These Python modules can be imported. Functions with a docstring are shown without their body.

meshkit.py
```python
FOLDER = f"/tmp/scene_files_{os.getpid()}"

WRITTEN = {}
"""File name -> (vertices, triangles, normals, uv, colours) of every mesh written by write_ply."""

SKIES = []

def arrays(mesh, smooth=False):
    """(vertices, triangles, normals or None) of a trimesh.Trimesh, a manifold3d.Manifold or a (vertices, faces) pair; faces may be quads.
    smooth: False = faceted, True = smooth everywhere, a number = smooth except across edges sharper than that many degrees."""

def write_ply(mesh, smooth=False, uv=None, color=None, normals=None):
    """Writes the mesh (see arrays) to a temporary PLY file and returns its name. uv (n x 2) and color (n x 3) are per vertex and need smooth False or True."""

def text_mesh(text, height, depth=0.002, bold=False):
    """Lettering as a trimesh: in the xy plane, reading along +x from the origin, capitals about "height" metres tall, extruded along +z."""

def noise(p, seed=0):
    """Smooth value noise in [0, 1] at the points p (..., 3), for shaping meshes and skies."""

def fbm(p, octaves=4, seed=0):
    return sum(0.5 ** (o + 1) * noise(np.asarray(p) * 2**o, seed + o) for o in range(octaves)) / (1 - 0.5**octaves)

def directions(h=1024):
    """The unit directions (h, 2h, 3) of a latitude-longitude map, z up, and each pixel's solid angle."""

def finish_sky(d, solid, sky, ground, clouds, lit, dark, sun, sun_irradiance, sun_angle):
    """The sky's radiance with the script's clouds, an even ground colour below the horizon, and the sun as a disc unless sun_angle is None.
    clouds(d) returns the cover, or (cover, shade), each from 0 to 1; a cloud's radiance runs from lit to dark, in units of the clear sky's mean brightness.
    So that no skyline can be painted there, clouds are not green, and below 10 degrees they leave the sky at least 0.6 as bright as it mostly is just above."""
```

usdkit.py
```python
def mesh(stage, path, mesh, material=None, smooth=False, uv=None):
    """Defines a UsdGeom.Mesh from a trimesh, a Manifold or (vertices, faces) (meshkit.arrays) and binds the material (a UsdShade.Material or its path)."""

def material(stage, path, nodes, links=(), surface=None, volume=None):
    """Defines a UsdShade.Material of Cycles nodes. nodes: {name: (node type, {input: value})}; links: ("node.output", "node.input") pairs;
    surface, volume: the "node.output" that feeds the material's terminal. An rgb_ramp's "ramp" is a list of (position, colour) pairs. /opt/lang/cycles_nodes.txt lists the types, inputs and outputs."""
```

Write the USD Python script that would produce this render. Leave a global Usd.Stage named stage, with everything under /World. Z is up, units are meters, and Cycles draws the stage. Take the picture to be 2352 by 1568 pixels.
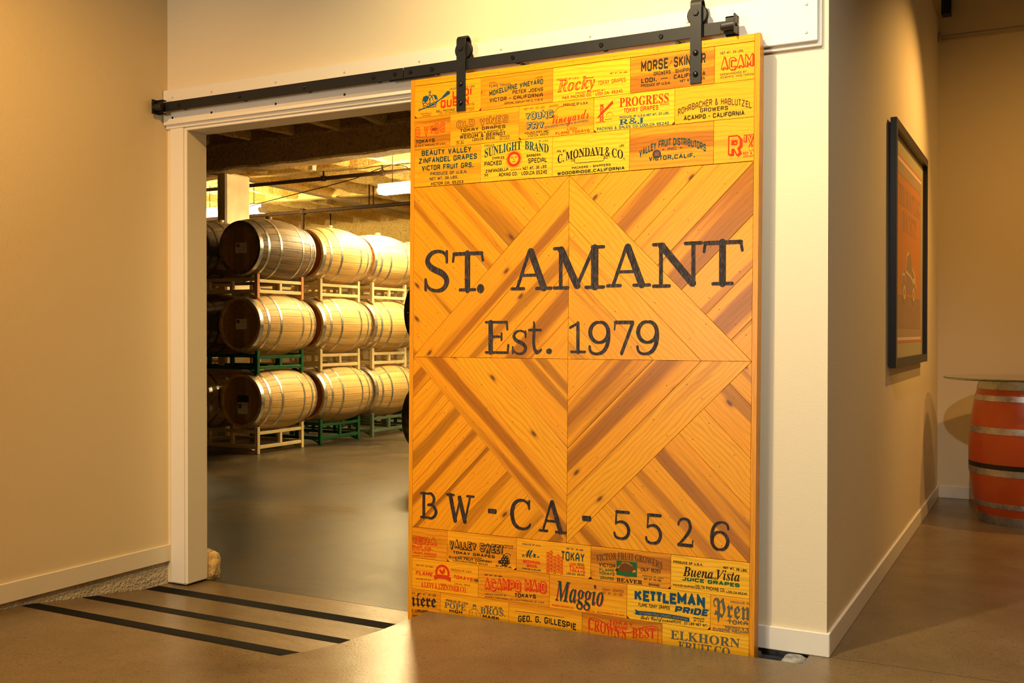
import math, random
import numpy as np
import trimesh, shapely
from shapely import affinity
from shapely.geometry import Polygon, LineString, Point, MultiPoint, box as sbox
from shapely.ops import unary_union
import usdkit
from pxr import Usd, UsdGeom, UsdLux, UsdShade, Gf, Sdf

stage = Usd.Stage.CreateInMemory()
UsdGeom.SetStageUpAxis(stage, 'Z')
UsdGeom.SetStageMetersPerUnit(stage, 1.0)
UsdGeom.Xform.Define(stage, '/World')
PI = math.pi
rng = random.Random(11)

# ------------------------------------------------------------------ camera
# origin: foot of the white wall end right of the door; x along the door wall, y into the barrel room, z up
CAM = np.array([0.729, -3.874, 1.2])
YAW, PITCH, ROLL, FPX = math.radians(27.8867), math.radians(-0.49844), math.radians(0.0325), 2338.72
fw = np.array([-math.sin(YAW) * math.cos(PITCH), math.cos(YAW) * math.cos(PITCH), math.sin(PITCH)])
rt = np.array([math.cos(YAW), math.sin(YAW), 0.0]); up = np.cross(rt, fw)
rt, up = math.cos(ROLL) * rt + math.sin(ROLL) * up, -math.sin(ROLL) * rt + math.cos(ROLL) * up
cam = UsdGeom.Camera.Define(stage, '/World/camera')
M4 = np.eye(4); M4[0, :3], M4[1, :3], M4[2, :3], M4[3, :3] = rt, up, -fw, CAM
cam.AddTransformOp().Set(Gf.Matrix4d(*M4.ravel().tolist()))
cam.CreateHorizontalApertureAttr(36.0); cam.CreateVerticalApertureAttr(24.0)
cam.CreateFocalLengthAttr(36.0 * FPX / 2352)
cam.CreateClippingRangeAttr((0.05, 200.0))
cam.CreateExposureAttr(0.0)

# ------------------------------------------------------------------ lights of the tasting room
def look_rot(d):
    d = np.asarray(d, float) / np.linalg.norm(d); z = -d
    x = np.cross([0, 0, 1.0] if abs(z[2]) < .99 else [0, 1.0, 0], z); x /= np.linalg.norm(x)
    y = np.cross(z, x); return x, y, z
def place(prim, pos, target):
    x, y, z = look_rot(np.asarray(target, float) - pos)
    m = np.eye(4); m[0, :3], m[1, :3], m[2, :3], m[3, :3] = x, y, z, pos
    UsdGeom.Xformable(prim).AddTransformOp().Set(Gf.Matrix4d(*m.ravel().tolist()))
def spot(name, pos, target, power, color, angle, soft, radius=.04):
    l = UsdLux.SphereLight.Define(stage, '/World/' + name)
    l.CreateRadiusAttr(radius); l.CreateIntensityAttr(power); l.CreateNormalizeAttr(True); l.CreateColorAttr(Gf.Vec3f(*color))
    s = UsdLux.ShapingAPI.Apply(l.GetPrim()); s.CreateShapingConeAngleAttr(angle); s.CreateShapingConeSoftnessAttr(soft)
    place(l.GetPrim(), np.array(pos, float), target); return l
def rect(name, pos, target, w, h, power, color):
    l = UsdLux.RectLight.Define(stage, '/World/' + name)
    l.CreateWidthAttr(w); l.CreateHeightAttr(h); l.CreateIntensityAttr(power); l.CreateNormalizeAttr(True); l.CreateColorAttr(Gf.Vec3f(*color))
    place(l.GetPrim(), np.array(pos, float), target); return l
WARM, KEY, COOL = (1, .54, .15), (1, .75, .37), (1, .97, .92)
spot('spot_door', (-.8, -1.55, 3.5), (-.85, -.1, 1.6), 104, KEY, 54, .95)
spot('spot_column', (.6, -2.6, 3.5), (-.15, 0, 1.0), 80, COOL, 32, .8)
spot('spot_poster', (1.15, 3.0, 3.42), (0, 2.15, 1.2), 62, WARM, 46, .85)
spot('spot_table', (2.5, 1.5, 3.5), (.9, 4.1, .5), 55, WARM, 46, .8)
spot('spot_left', (-1.9, -2.4, 3.5), (-3.36, -.7, .8), 90, WARM, 44, .95)
rect('window_daylight', (-2.55, -8.3, 1.5), (-2.55, 0, 1.3), 1.5, 1.9, 52, (1, .95, .86))
# ------------------------------------------------------------------ helpers
L = '/World/Looks'
UsdGeom.Scope.Define(stage, L)
WM = {}            # prim path -> world matrix (column vectors)
used_names = {}
def free(parent, name):
    k = (parent, name); n = used_names.get(k, 0); used_names[k] = n + 1
    return f'{parent}/{name}' if n == 0 else f'{parent}/{name}_{n:03d}'
def put(prim, label=None, cat=None, group=None, kind=None):
    for k, v in (('label', label), ('category', cat), ('group', group), ('kind', kind)):
        if v: prim.SetCustomDataByKey(k, v)
    return prim
def trans(x=0, y=0, z=0):
    m = np.eye(4); m[:3, 3] = (x, y, z); return m
def rotz(a):
    m = np.eye(4); c, s = math.cos(a), math.sin(a); m[:2, :2] = [[c, -s], [s, c]]; return m
def frame(x, y, z, o):
    m = np.eye(4); m[:3, 0], m[:3, 1], m[:3, 2], m[:3, 3] = x, y, z, o; return m
def set_xf(prim, m):
    UsdGeom.Xformable(prim).AddTransformOp().Set(Gf.Matrix4d(*m.T.ravel().tolist()))
def thing(name, label, cat, M=None, group=None, kind=None, root='/World', cls=False):
    p = free(root, name); x = UsdGeom.Xform.Define(stage, p)
    M = np.eye(4) if M is None else M
    if not np.allclose(M, np.eye(4)): set_xf(x.GetPrim(), M)
    WM[p] = M; put(x.GetPrim(), label, cat, group, kind); return p
def V_F(m):
    if hasattr(m, 'to_mesh'):
        q = m.to_mesh(); return np.array(q.vert_properties[:, :3]), np.array(q.tri_verts)
    if isinstance(m, tuple): return np.asarray(m[0], float), np.asarray(m[1], int)
    return np.array(m.vertices), np.array(m.faces)
def part(name, mesh, mat, parent='/World', W=None, label=None, cat=None, group=None, kind=None, smooth=False):
    """mesh in world coordinates (or in the class's own space); W: world frame of the new prim (default: the parent's)"""
    p = free(parent, name); PW = WM.get(parent, np.eye(4)); W = PW if W is None else W
    v, f = V_F(mesh)
    if f.shape[1] == 4: f = np.vstack([f[:, [0, 1, 2]], f[:, [0, 2, 3]]])
    v = (v - W[:3, 3]) @ W[:3, :3]
    m = usdkit.mesh(stage, p, (v, f), M[mat] if isinstance(mat, str) else mat, smooth=smooth)
    loc = np.linalg.inv(PW) @ W
    if not np.allclose(loc, np.eye(4)): set_xf(m.GetPrim(), loc)
    WM[p] = W; put(m.GetPrim(), label, cat, group, kind); return p
def cat_mesh(ms):
    vs, fs, n = [], [], 0
    for m in ms:
        v, f = V_F(m)
        if f.shape[1] == 4: f = np.vstack([f[:, [0, 1, 2]], f[:, [0, 2, 3]]])
        vs.append(v); fs.append(f + n); n += len(v)
    return np.vstack(vs), np.vstack(fs)
def box(x0, x1, y0, y1, z0, z1):
    x0, x1 = sorted((x0, x1)); y0, y1 = sorted((y0, y1)); z0, z1 = sorted((z0, z1))
    v = np.array([(x, y, z) for x in (x0, x1) for y in (y0, y1) for z in (z0, z1)], float)
    f = np.array([(0, 1, 3), (0, 3, 2), (4, 6, 7), (4, 7, 5), (0, 4, 5), (0, 5, 1), (2, 3, 7), (2, 7, 6), (0, 2, 6), (0, 6, 4), (1, 5, 7), (1, 7, 3)])
    return v, f
def bbox(x0, x1, y0, y1, z0, z1, c=.003):
    """box with bevelled edges: hull of the eight corners each cut three ways"""
    x0, x1 = sorted((x0, x1)); y0, y1 = sorted((y0, y1)); z0, z1 = sorted((z0, z1))
    c = min(c, (x1 - x0) / 2.5, (y1 - y0) / 2.5, (z1 - z0) / 2.5); pts = []
    for x, dx in ((x0, 1), (x1, -1)):
        for y, dy in ((y0, 1), (y1, -1)):
            for z, dz in ((z0, 1), (z1, -1)):
                pts += [(x + dx * c, y + dy * c, z), (x + dx * c, y, z + dz * c), (x, y + dy * c, z + dz * c)]
    return hull(pts)
def hull(pts):
    h = trimesh.convex.convex_hull(np.array(pts, float)); return np.array(h.vertices), np.array(h.faces)
def ext(poly, h):
    ms = [trimesh.creation.extrude_polygon(g, h, engine='earcut') for g in getattr(poly, 'geoms', [poly]) if getattr(g, 'area', 0) > 1e-9 and g.geom_type == 'Polygon']
    return cat_mesh(ms) if ms else None
def ext_xz(poly, y_front, depth):
    """polygon in (x, z) extruded from y_front back by depth"""
    m = ext(poly, depth)
    if m is None: return None
    v, f = m; return np.c_[v[:, 0], y_front + depth - v[:, 2], v[:, 1]], f
def ext_yz(poly, x0, depth):
    v, f = ext(poly, depth); return np.c_[x0 + v[:, 2], v[:, 0], v[:, 1]], f
def ext_xy(poly, z0, depth):
    v, f = ext(poly, depth); return np.c_[v[:, :2], v[:, 2] + z0], f
def loft(rings, caps=True):
    """closed rings of equal length -> mesh"""
    R_ = np.array(rings, float); k, n = R_.shape[:2]; v = R_.reshape(-1, 3); f = []
    i, j = np.meshgrid(np.arange(k - 1), np.arange(n), indexing='ij'); a = i * n + j; b = i * n + (j + 1) % n
    q = np.stack([a, b, b + n, a + n], -1).reshape(-1, 4); f = np.vstack([q[:, [0, 1, 2]], q[:, [0, 2, 3]]])
    if caps:
        c0 = np.array([(0, t + 1, t) for t in range(1, n - 1)]); c1 = np.array([(0, t, t + 1) for t in range(1, n - 1)]) + (k - 1) * n
        f = np.vstack([f, c0, c1])
    return v, f
def lathe(profile, n=40, axis='z', c=(0, 0, 0)):
    """profile [(radius, height)] turned about an axis through c"""
    t = np.arange(n) * 2 * PI / n; rings = []
    for r, h in profile:
        x, y, z = r * np.cos(t), r * np.sin(t), np.full(n, h)
        P = {'z': (x, y, z), 'y': (x, z, y), 'x': (z, x, y)}[axis]; rings.append(np.stack(P, 1) + np.array(c))
    v, f = loft(rings, caps=False)
    if axis == 'y': f = f[:, ::-1]
    return v, f
def disc_cap(profile): return [(1e-4, profile[0][1])] + list(profile) + [(1e-4, profile[-1][1])]
def cyl(p0, p1, r, n=16):
    m = trimesh.creation.cylinder(radius=r, segment=np.array([p0, p1], float), sections=n); return np.array(m.vertices), np.array(m.faces)
def tube(path, r, n=8):
    p = np.asarray(path, float); t = np.gradient(p, axis=0); t /= np.linalg.norm(t, axis=1, keepdims=True)
    a = np.cross(t, np.where(np.abs(t[:, 2:]) < .9, [0, 0, 1.0], [1.0, 0, 0])); a /= np.linalg.norm(a, axis=1, keepdims=True); b = np.cross(t, a)
    g = np.arange(n) * 2 * PI / n
    return loft(p[:, None] + r * (np.cos(g)[None, :, None] * a[:, None] + np.sin(g)[None, :, None] * b[:, None]))

# ------------------------------------------------------------------ materials
M = {}
def mat(name, nodes, links, surface='p.BSDF'):
    M[name] = usdkit.material(stage, f'{L}/{name}', nodes, links, surface=surface); return M[name]
def plain(name, col, rough=.5, metal=0., spec=.5, bump=0., bscale=60., vary=0., vscale=4., coat=0., stretch=(1, 1, 1), rvary=0.):
    n = {'p': ('principled_bsdf', dict(base_color=col, roughness=rough, metallic=metal, specular_ior_level=spec, coat_weight=coat, coat_roughness=.12))}
    l = []
    if bump or vary or rvary:
        n['tc'] = ('texture_coordinate', {}); n['mp'] = ('mapping', dict(scale=stretch)); l.append(('tc.object', 'mp.vector'))
    if bump:
        n['bn'] = ('noise_texture', dict(scale=bscale, detail=3)); n['b'] = ('bump', dict(strength=1.0, distance=bump))
        l += [('mp.vector', 'bn.vector'), ('bn.fac', 'b.height'), ('b.normal', 'p.normal')]
    if vary:
        c = np.array(col); n['vn'] = ('noise_texture', dict(scale=vscale, detail=4)); n['vr'] = ('rgb_ramp', dict(ramp=[(.3, tuple(c * (1 - vary))), (.7, tuple(np.minimum(c * (1 + vary), 1)))]))
        l += [('mp.vector', 'vn.vector'), ('vn.fac', 'vr.fac'), ('vr.color', 'p.base_color')]
    if rvary:
        n['rn'] = ('noise_texture', dict(scale=vscale * 1.7, detail=4)); n['rm'] = ('map_range', dict(from_min=.3, from_max=.7, to_min=max(rough - rvary, .03), to_max=rough + rvary))
        l += [('mp.vector', 'rn.vector'), ('rn.fac', 'rm.value'), ('rm.result', 'p.roughness')]
    return mat(name, n, l)
def wood(name, light, dark, knot=(.13, .036, .005), streak=.58, grain=.22, rough=.36, coat=.07, sx=1.0, knots=.6):
    """grain runs along the object's own x; y is across the board"""
    li, dk = np.array(light), np.array(dark)
    n = {'tc': ('texture_coordinate', {}), 'm1': ('mapping', dict(scale=(.5 * sx, 13, 3))), 'n1': ('noise_texture', dict(scale=1.0, detail=1.5, roughness=.45)),
         'r1': ('rgb_ramp', dict(ramp=[(0, tuple(li * 1.0)), (streak - .06, tuple(li)), (streak + .015, tuple(dk)), (streak + .16, tuple(dk * .85)), (1, tuple(dk))])),
         'm2': ('mapping', dict(scale=(.35, 1, 1))), 'w': ('wave_texture', dict(wave_type='bands', bands_direction='y', scale=17, distortion=11, detail=3, detail_scale=.6)),
         'r2': ('rgb_ramp', dict(ramp=[(0, (1 - grain,) * 3), (.5, (1, 1, 1)), (1, (1, 1, 1))])), 'mu': ('mix', dict(mix_type='multiply', fac=1.0)),
         'm4': ('mapping', dict(scale=(9, 260, 60))), 'n4': ('noise_texture', dict(scale=1, detail=2)), 'r4': ('rgb_ramp', dict(ramp=[(.3, (.86, .86, .86)), (.6, (1, 1, 1))])), 'mu2': ('mix', dict(mix_type='multiply', fac=1.0)),
         'm3': ('mapping', dict(scale=(2.6, 6.0, .01))), 'v': ('voronoi_texture', dict(dimensions='2D', scale=1.0, randomness=1.0)), 'sc': ('separate_color', {}),
         'kt': ('math', dict(math_type='greater_than', value2=knots)), 'kr': ('rgb_ramp', dict(ramp=[(0, (1, 1, 1)), (.030, (.85, .85, .85)), (.052, (.25, .25, .25)), (.10, (0, 0, 0))])),
         'km': ('mix', dict(mix_type='multiply', fac=1.0)), 'kx': ('mix', dict(mix_type='mix', color2=knot)), 'bw': ('rgb_to_bw', {}),
         'b': ('bump', dict(strength=.35, distance=.0006)),
         'p': ('principled_bsdf', dict(roughness=rough, coat_weight=coat, coat_roughness=.18, specular_ior_level=.22))}
    l = [('tc.object', 'm1.vector'), ('m1.vector', 'n1.vector'), ('n1.fac', 'r1.fac'), ('tc.object', 'm2.vector'), ('m2.vector', 'w.vector'), ('w.fac', 'r2.fac'), ('r1.color', 'mu.color1'), ('r2.color', 'mu.color2'),
         ('tc.object', 'm4.vector'), ('m4.vector', 'n4.vector'), ('n4.fac', 'r4.fac'), ('mu.color', 'mu2.color1'), ('r4.color', 'mu2.color2'),
         ('tc.object', 'm3.vector'), ('m3.vector', 'v.vector'), ('v.color', 'sc.color'), ('sc.r', 'kt.value1'), ('v.distance', 'kr.fac'), ('kr.color', 'km.color1'), ('kt.value', 'km.color2'), ('km.color', 'bw.color'),
         ('mu2.color', 'kx.color1'), ('bw.val', 'kx.fac'), ('kx.color', 'p.base_color'), ('n4.fac', 'b.height'), ('b.normal', 'p.normal')]
    return mat(name, n, l)

PINE = (.88, .325, .004); HEART = (.50, .175, .002)
wood('plank_pine', PINE, HEART, streak=.60, grain=.12)
wood('plank_clear', (.91, .36, .005), (.72, .26, .003), streak=.62, grain=.20, knots=.8)
wood('plank_heart', (.86, .315, .004), (.46, .145, .002), streak=.53, grain=.12)
wood('plank_knotty', (.88, .33, .004), (.58, .195, .002), streak=.60, knots=.35, grain=.14)
wood('crate_yellow', (.97, .49, .014), (.93, .42, .01), streak=.66, grain=.20, knots=.85)
wood('crate_gold', (.92, .38, .006), (.80, .28, .005), streak=.62, grain=.13, knots=.8)
wood('crate_amber', (.82, .29, .005), (.54, .165, .002), streak=.56, grain=.22, knots=.6)
wood('door_edge', (.80, .30, .006), (.62, .20, .005), streak=.64, grain=.12, knots=.75)
plain('door_core', (.16, .06, .012), .7)
plain('wall_paint', (.80, .67, .43), .62, bump=.0006, bscale=140)
plain('trim_paint', (.83, .76, .61), .42, bump=.0003, bscale=60)
plain('stucco', (.60, .52, .38), .85, bump=.02, bscale=75)
plain('black_steel', (.010, .009, .008), .5, metal=.0, spec=.35, bump=.0002, bscale=300, vary=.3)
plain('bolt_steel', (.05, .045, .04), .28, metal=.9)
plain('rubber', (.012, .011, .010), .5)
plain('screw_white', (.62, .56, .46), .5)
plain('strip_black', (.010, .008, .006), .9, spec=.08, bump=.001, bscale=400)
plain('footing', (.10, .10, .095), .9, bump=.008, bscale=40, vary=.6, vscale=18)
plain('ceiling_dark', (.06, .05, .045), .8)
plain('pipe_dark', (.028, .016, .009), .7, spec=.12)
plain('pipe_grey', (.42, .38, .30), .5)
plain('plaster_lump', (.62, .42, .16), .9, bump=.01, bscale=45, vary=.25, vscale=20)
plain('box_grey', (.40, .36, .30), .5)
plain('steel', (.50, .49, .46), .36, metal=.85, bump=.0006, bscale=60, vary=.22, vscale=14, rvary=.12)
plain('steel_dark', (.085, .085, .085), .5, metal=.5, bump=.001, bscale=80, vary=.4, vscale=20)
plain('beige_steel', (.62, .50, .27), .45, vary=.08, vscale=9)
plain('green_steel', (.012, .085, .03), .42, vary=.2, vscale=9)
plain('green_grey_steel', (.10, .15, .10), .5, vary=.2)
plain('orange_post', (.50, .20, .07), .55, vary=.2)
plain('silicone', (.72, .58, .30), .5)
plain('bung_brown', (.30, .16, .07), .6)
plain('paper', (.72, .68, .58), .7)
plain('paper_tan', (.50, .38, .16), .7)
plain('ink_red', (.34, .06, .025), .7)
plain('ink_black', (.02, .015, .012), .7)
plain('orange_paint', (.50, .068, .006), .30, vary=.12, vscale=3, coat=.3)
plain('black_paint', (.008, .006, .006), .35)
plain('lamp_white', (.8, .78, .7), .5)
def stave(name, c, var=.15, rough=.55):
    c = np.array(c); mat(name, {'tc': ('texture_coordinate', {}), 'm': ('mapping', dict(scale=(26, 2.2, 26))), 'n': ('noise_texture', dict(scale=1, detail=4, roughness=.6)),
        'r': ('rgb_ramp', dict(ramp=[(.25, tuple(c * (1 - var * 1.6))), (.55, tuple(c)), (.8, tuple(np.minimum(c * (1 + var), 1)))])),
        'p': ('principled_bsdf', dict(roughness=rough)), 'b': ('bump', dict(strength=.4, distance=.001))},
        [('tc.object', 'm.vector'), ('m.vector', 'n.vector'), ('n.fac', 'r.fac'), ('r.color', 'p.base_color'), ('n.fac', 'b.height'), ('b.normal', 'p.normal')])
for k, c in enumerate([(.55, .36, .13), (.50, .32, .11), (.60, .40, .15)]): stave(f'oak_{k}', c)
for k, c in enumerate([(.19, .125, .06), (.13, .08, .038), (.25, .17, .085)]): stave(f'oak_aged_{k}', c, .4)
for k, c in enumerate([(.40, .24, .065), (.28, .16, .04), (.35, .20, .05)]): stave(f'head_{k}', c, .2)
for k, c in enumerate([(.21, .055, .012), (.19, .048, .010), (.23, .062, .014)]): stave(f'redhead_{k}', c, .1)
for k, c in enumerate([(.56, .22, .03), (.52, .20, .026), (.60, .24, .034)]): stave(f'amberhead_{k}', c, .1)
def floor_mat(name, a, b, dark, rough, rv, grit, stain, st_at, spec=.36):
    a, b, dark = map(np.array, (a, b, dark))
    mat(name, {'g': ('geometry', {}), 'n1': ('noise_texture', dict(scale=1.6, detail=7, roughness=.66)), 'r1': ('rgb_ramp', dict(ramp=[(.34, tuple(b)), (.66, tuple(a))])),
        'm2': ('mapping', dict(scale=(38, 95, 20))), 'n2': ('noise_texture', dict(scale=1, detail=3, roughness=.6, distortion=.6)), 'r2': ('rgb_ramp', dict(ramp=[(0, (.2, .16, .12)), (.30, (.34, .30, .25)), (.37, (1, 1, 1)), (1, (1, 1, 1))])), 'mu': ('mix', dict(mix_type='multiply', fac=grit)),
        'n6': ('noise_texture', dict(scale=120, detail=3, roughness=.7)), 'r6': ('rgb_ramp', dict(ramp=[(.3, (.66, .62, .56)), (.5, (1, 1, 1)), (.72, (1.22, 1.2, 1.15))])), 'm6': ('mix', dict(mix_type='multiply', fac=1.0)),
        'n3': ('noise_texture', dict(scale=.6, detail=9, roughness=.70, distortion=.6)), 'r3': ('rgb_ramp', dict(ramp=[(st_at - .1, (0, 0, 0)), (st_at + .12, (1, 1, 1))])), 'bw': ('rgb_to_bw', {}), 'ms': ('math', dict(math_type='multiply', value2=stain)), 'mx': ('mix', dict(mix_type='mix', color2=tuple(dark))),
        'rm': ('map_range', dict(from_min=.3, from_max=.7, to_min=rough - rv, to_max=rough + rv)), 'n5': ('noise_texture', dict(scale=90, detail=4, roughness=.7)), 'b': ('bump', dict(strength=.6, distance=.0012)),
        'p': ('principled_bsdf', dict(specular_ior_level=spec))},
        [('g.position', 'n1.vector'), ('n1.fac', 'r1.fac'), ('g.position', 'm2.vector'), ('m2.vector', 'n2.vector'), ('n2.fac', 'r2.fac'), ('r1.color', 'mu.color1'), ('r2.color', 'mu.color2'),
         ('g.position', 'n6.vector'), ('n6.fac', 'r6.fac'), ('mu.color', 'm6.color1'), ('r6.color', 'm6.color2'),
         ('g.position', 'n3.vector'), ('n3.fac', 'r3.fac'), ('r3.color', 'bw.color'), ('bw.val', 'ms.value1'), ('m6.color', 'mx.color1'), ('ms.value', 'mx.fac'), ('mx.color', 'p.base_color'),
         ('n3.fac', 'rm.value'), ('rm.result', 'p.roughness'), ('g.position', 'n5.vector'), ('n5.fac', 'b.height'), ('b.normal', 'p.normal')])
floor_mat('floor_tan', (.225, .155, .077), (.145, .097, .046), (.08, .052, .026), .27, .08, .9, .55, .56)
floor_mat('floor_cellar', (.15, .112, .064), (.07, .052, .031), (.016, .012, .008), .33, .10, .6, .96, .45, .3)
def popcorn(name, a, b):
    mat(name, {'g': ('geometry', {}), 'n': ('noise_texture', dict(scale=30, detail=4, roughness=.65)), 'r': ('rgb_ramp', dict(ramp=[(.30, tuple(np.array(b) * .45)), (.42, b), (.66, a)])), 'b': ('bump', dict(strength=1, distance=.03)),
        'p': ('principled_bsdf', dict(roughness=.95, specular_ior_level=.1))}, [('g.position', 'n.vector'), ('n.fac', 'r.fac'), ('r.color', 'p.base_color'), ('n.fac', 'b.height'), ('b.normal', 'p.normal')])
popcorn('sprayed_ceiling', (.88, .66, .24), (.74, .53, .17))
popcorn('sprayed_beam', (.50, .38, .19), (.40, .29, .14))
plain('column_paint', (.62, .52, .34), .7, vary=.15, vscale=6)
plain('cellar_wall', (.34, .27, .17), .85, vary=.2, vscale=2)
# branded letters: charred wood with a cross-hatched burn
mat('charred', {'tc': ('texture_coordinate', {}), 'm': ('mapping', dict(rotation=(0, .7, 0), scale=(1, 1, .16))), 'n': ('noise_texture', dict(scale=330, detail=2)), 'r': ('rgb_ramp', dict(ramp=[(.42, (.010, .006, .004)), (.58, (.045, .024, .013)), (.75, (.13, .075, .045))])), 'b': ('bump', dict(strength=1, distance=.002)),
    'p': ('principled_bsdf', dict(roughness=.34, specular_ior_level=.3))}, [('tc.object', 'm.vector'), ('m.vector', 'n.vector'), ('n.fac', 'r.fac'), ('r.color', 'p.base_color'), ('n.fac', 'b.height'), ('b.normal', 'p.normal')])
INK = dict(red=(.66, .035, .004), teal=(.016, .055, .045), dark=(.03, .02, .008), blue=(.014, .07, .13), black=(.018, .014, .01), brown=(.15, .05, .01), rust=(.36, .075, .006), green=(.02, .12, .03), slate=(.12, .11, .075))
for k, c in INK.items(): plain('print_' + k, c, .55, spec=.12)
# glass
mat('table_glass', {'p': ('principled_bsdf', dict(base_color=(.75, .92, .86), roughness=.02, transmission_weight=1.0, ior=1.5))}, [])
mat('picture_glass', {'t': ('transparent_bsdf', {}), 'g': ('glossy_bsdf', dict(roughness=.03, color=(1, 1, 1))), 'f': ('fresnel', dict(IOR=1.45)), 'gg': ('geometry', {}), 'sb': ('math', dict(math_type='subtract', value1=1.0)), 'mm': ('math', dict(math_type='multiply')), 'm3': ('math', dict(math_type='multiply', value2=.3)), 'x': ('mix_closure', {})}, [('f.fac', 'mm.value1'), ('gg.backfacing', 'sb.value2'), ('sb.value', 'mm.value2'), ('mm.value', 'm3.value1'), ('m3.value', 'x.fac'), ('t.BSDF', 'x.closure1'), ('g.BSDF', 'x.closure2')], surface='x.closure')
mat('tube_light', {'e': ('emission', dict(color=(1, .74, .34), strength=290))}, [], surface='e.emission')
# ------------------------------------------------------------------ room shell
def struct(name, mesh, mat, parent='/World', label=None, **k):
    return part(name, mesh, mat, parent, label=label, kind='structure' if parent == '/World' else None, **k)
def sgroup(name, label=None): return thing(name, label, None, kind='structure')
XL, XO, YW = -3.36, -1.60, .135       # left wall, right side of the opening, wall thickness
FZ = -.115                            # barrel-room floor
struct('wall_left', box(-3.52, XL, -8.5, .0, .002, 4.6), 'wall_paint', label='cream painted wall on the left')
b = sgroup('wall_back', 'cream painted wall with the wide doorway')
part('wall_panel', box(-3.52, -3.232, 0, YW, -.11, 2.262), 'wall_paint', b)
part('wall_panel', box(XO, 0, 0, YW, 0, 2.262), 'wall_paint', b)
part('wall_panel', box(-3.52, 0, 0, YW, 2.262, 4.6), 'wall_paint', b)
part('footing', box(XO, 0, .012, YW, -.6, 0), 'footing', b, label='rough dark concrete footing under the wall')
struct('wall_right', box(-.14, 0, YW, 4.15, 0, 3.47), 'wall_paint', label='cream painted side wall with the framed poster')
struct('wall_far', box(-.14, 6.6, 4.15, 4.3, 0, 4.6), 'wall_paint', label='cream painted wall behind the orange barrel table')
struct('trim_4', box(.022, .085, 4.06, 4.15, 3.49, 4.6), 'black_paint', label='black upright at the top of the far corner')
struct('wall_side', box(6.5, 6.64, -8.5, 4.15, 0, 4.6), 'wall_paint')
wr = sgroup('wall_rear')
for bx in ((-3.52, -2.85, 0, 4.6), (-.35, 6.6, 0, 4.6), (-2.85, -.35, 0, .45), (-2.85, -.35, 2.55, 4.6)):
    part('wall_panel', box(bx[0], bx[1], -8.64, -8.5, bx[2], bx[3]), 'wall_paint', wr)
w1 = sgroup('window_1')
fr = sbox(-2.85, .45, -.35, 2.55).difference(unary_union([sbox(-2.79, .51, -1.63, 2.49), sbox(-1.57, .51, -.41, 2.49)]))
part('window_frame', ext_xz(fr, -8.62, .08), 'trim_paint', w1)
for a, c in ((-2.79, -1.63), (-1.57, -.41)): part('pane', box(a, c, -8.585, -8.58, .51, 2.49), 'picture_glass', w1)
struct('ceiling', box(-3.52, 6.64, -8.64, 0, 4.6, 4.7), 'ceiling_dark')
struct('ceiling_alcove', box(0, 6.64, 0, 4.3, 4.6, 4.7), 'ceiling_dark')
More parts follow.
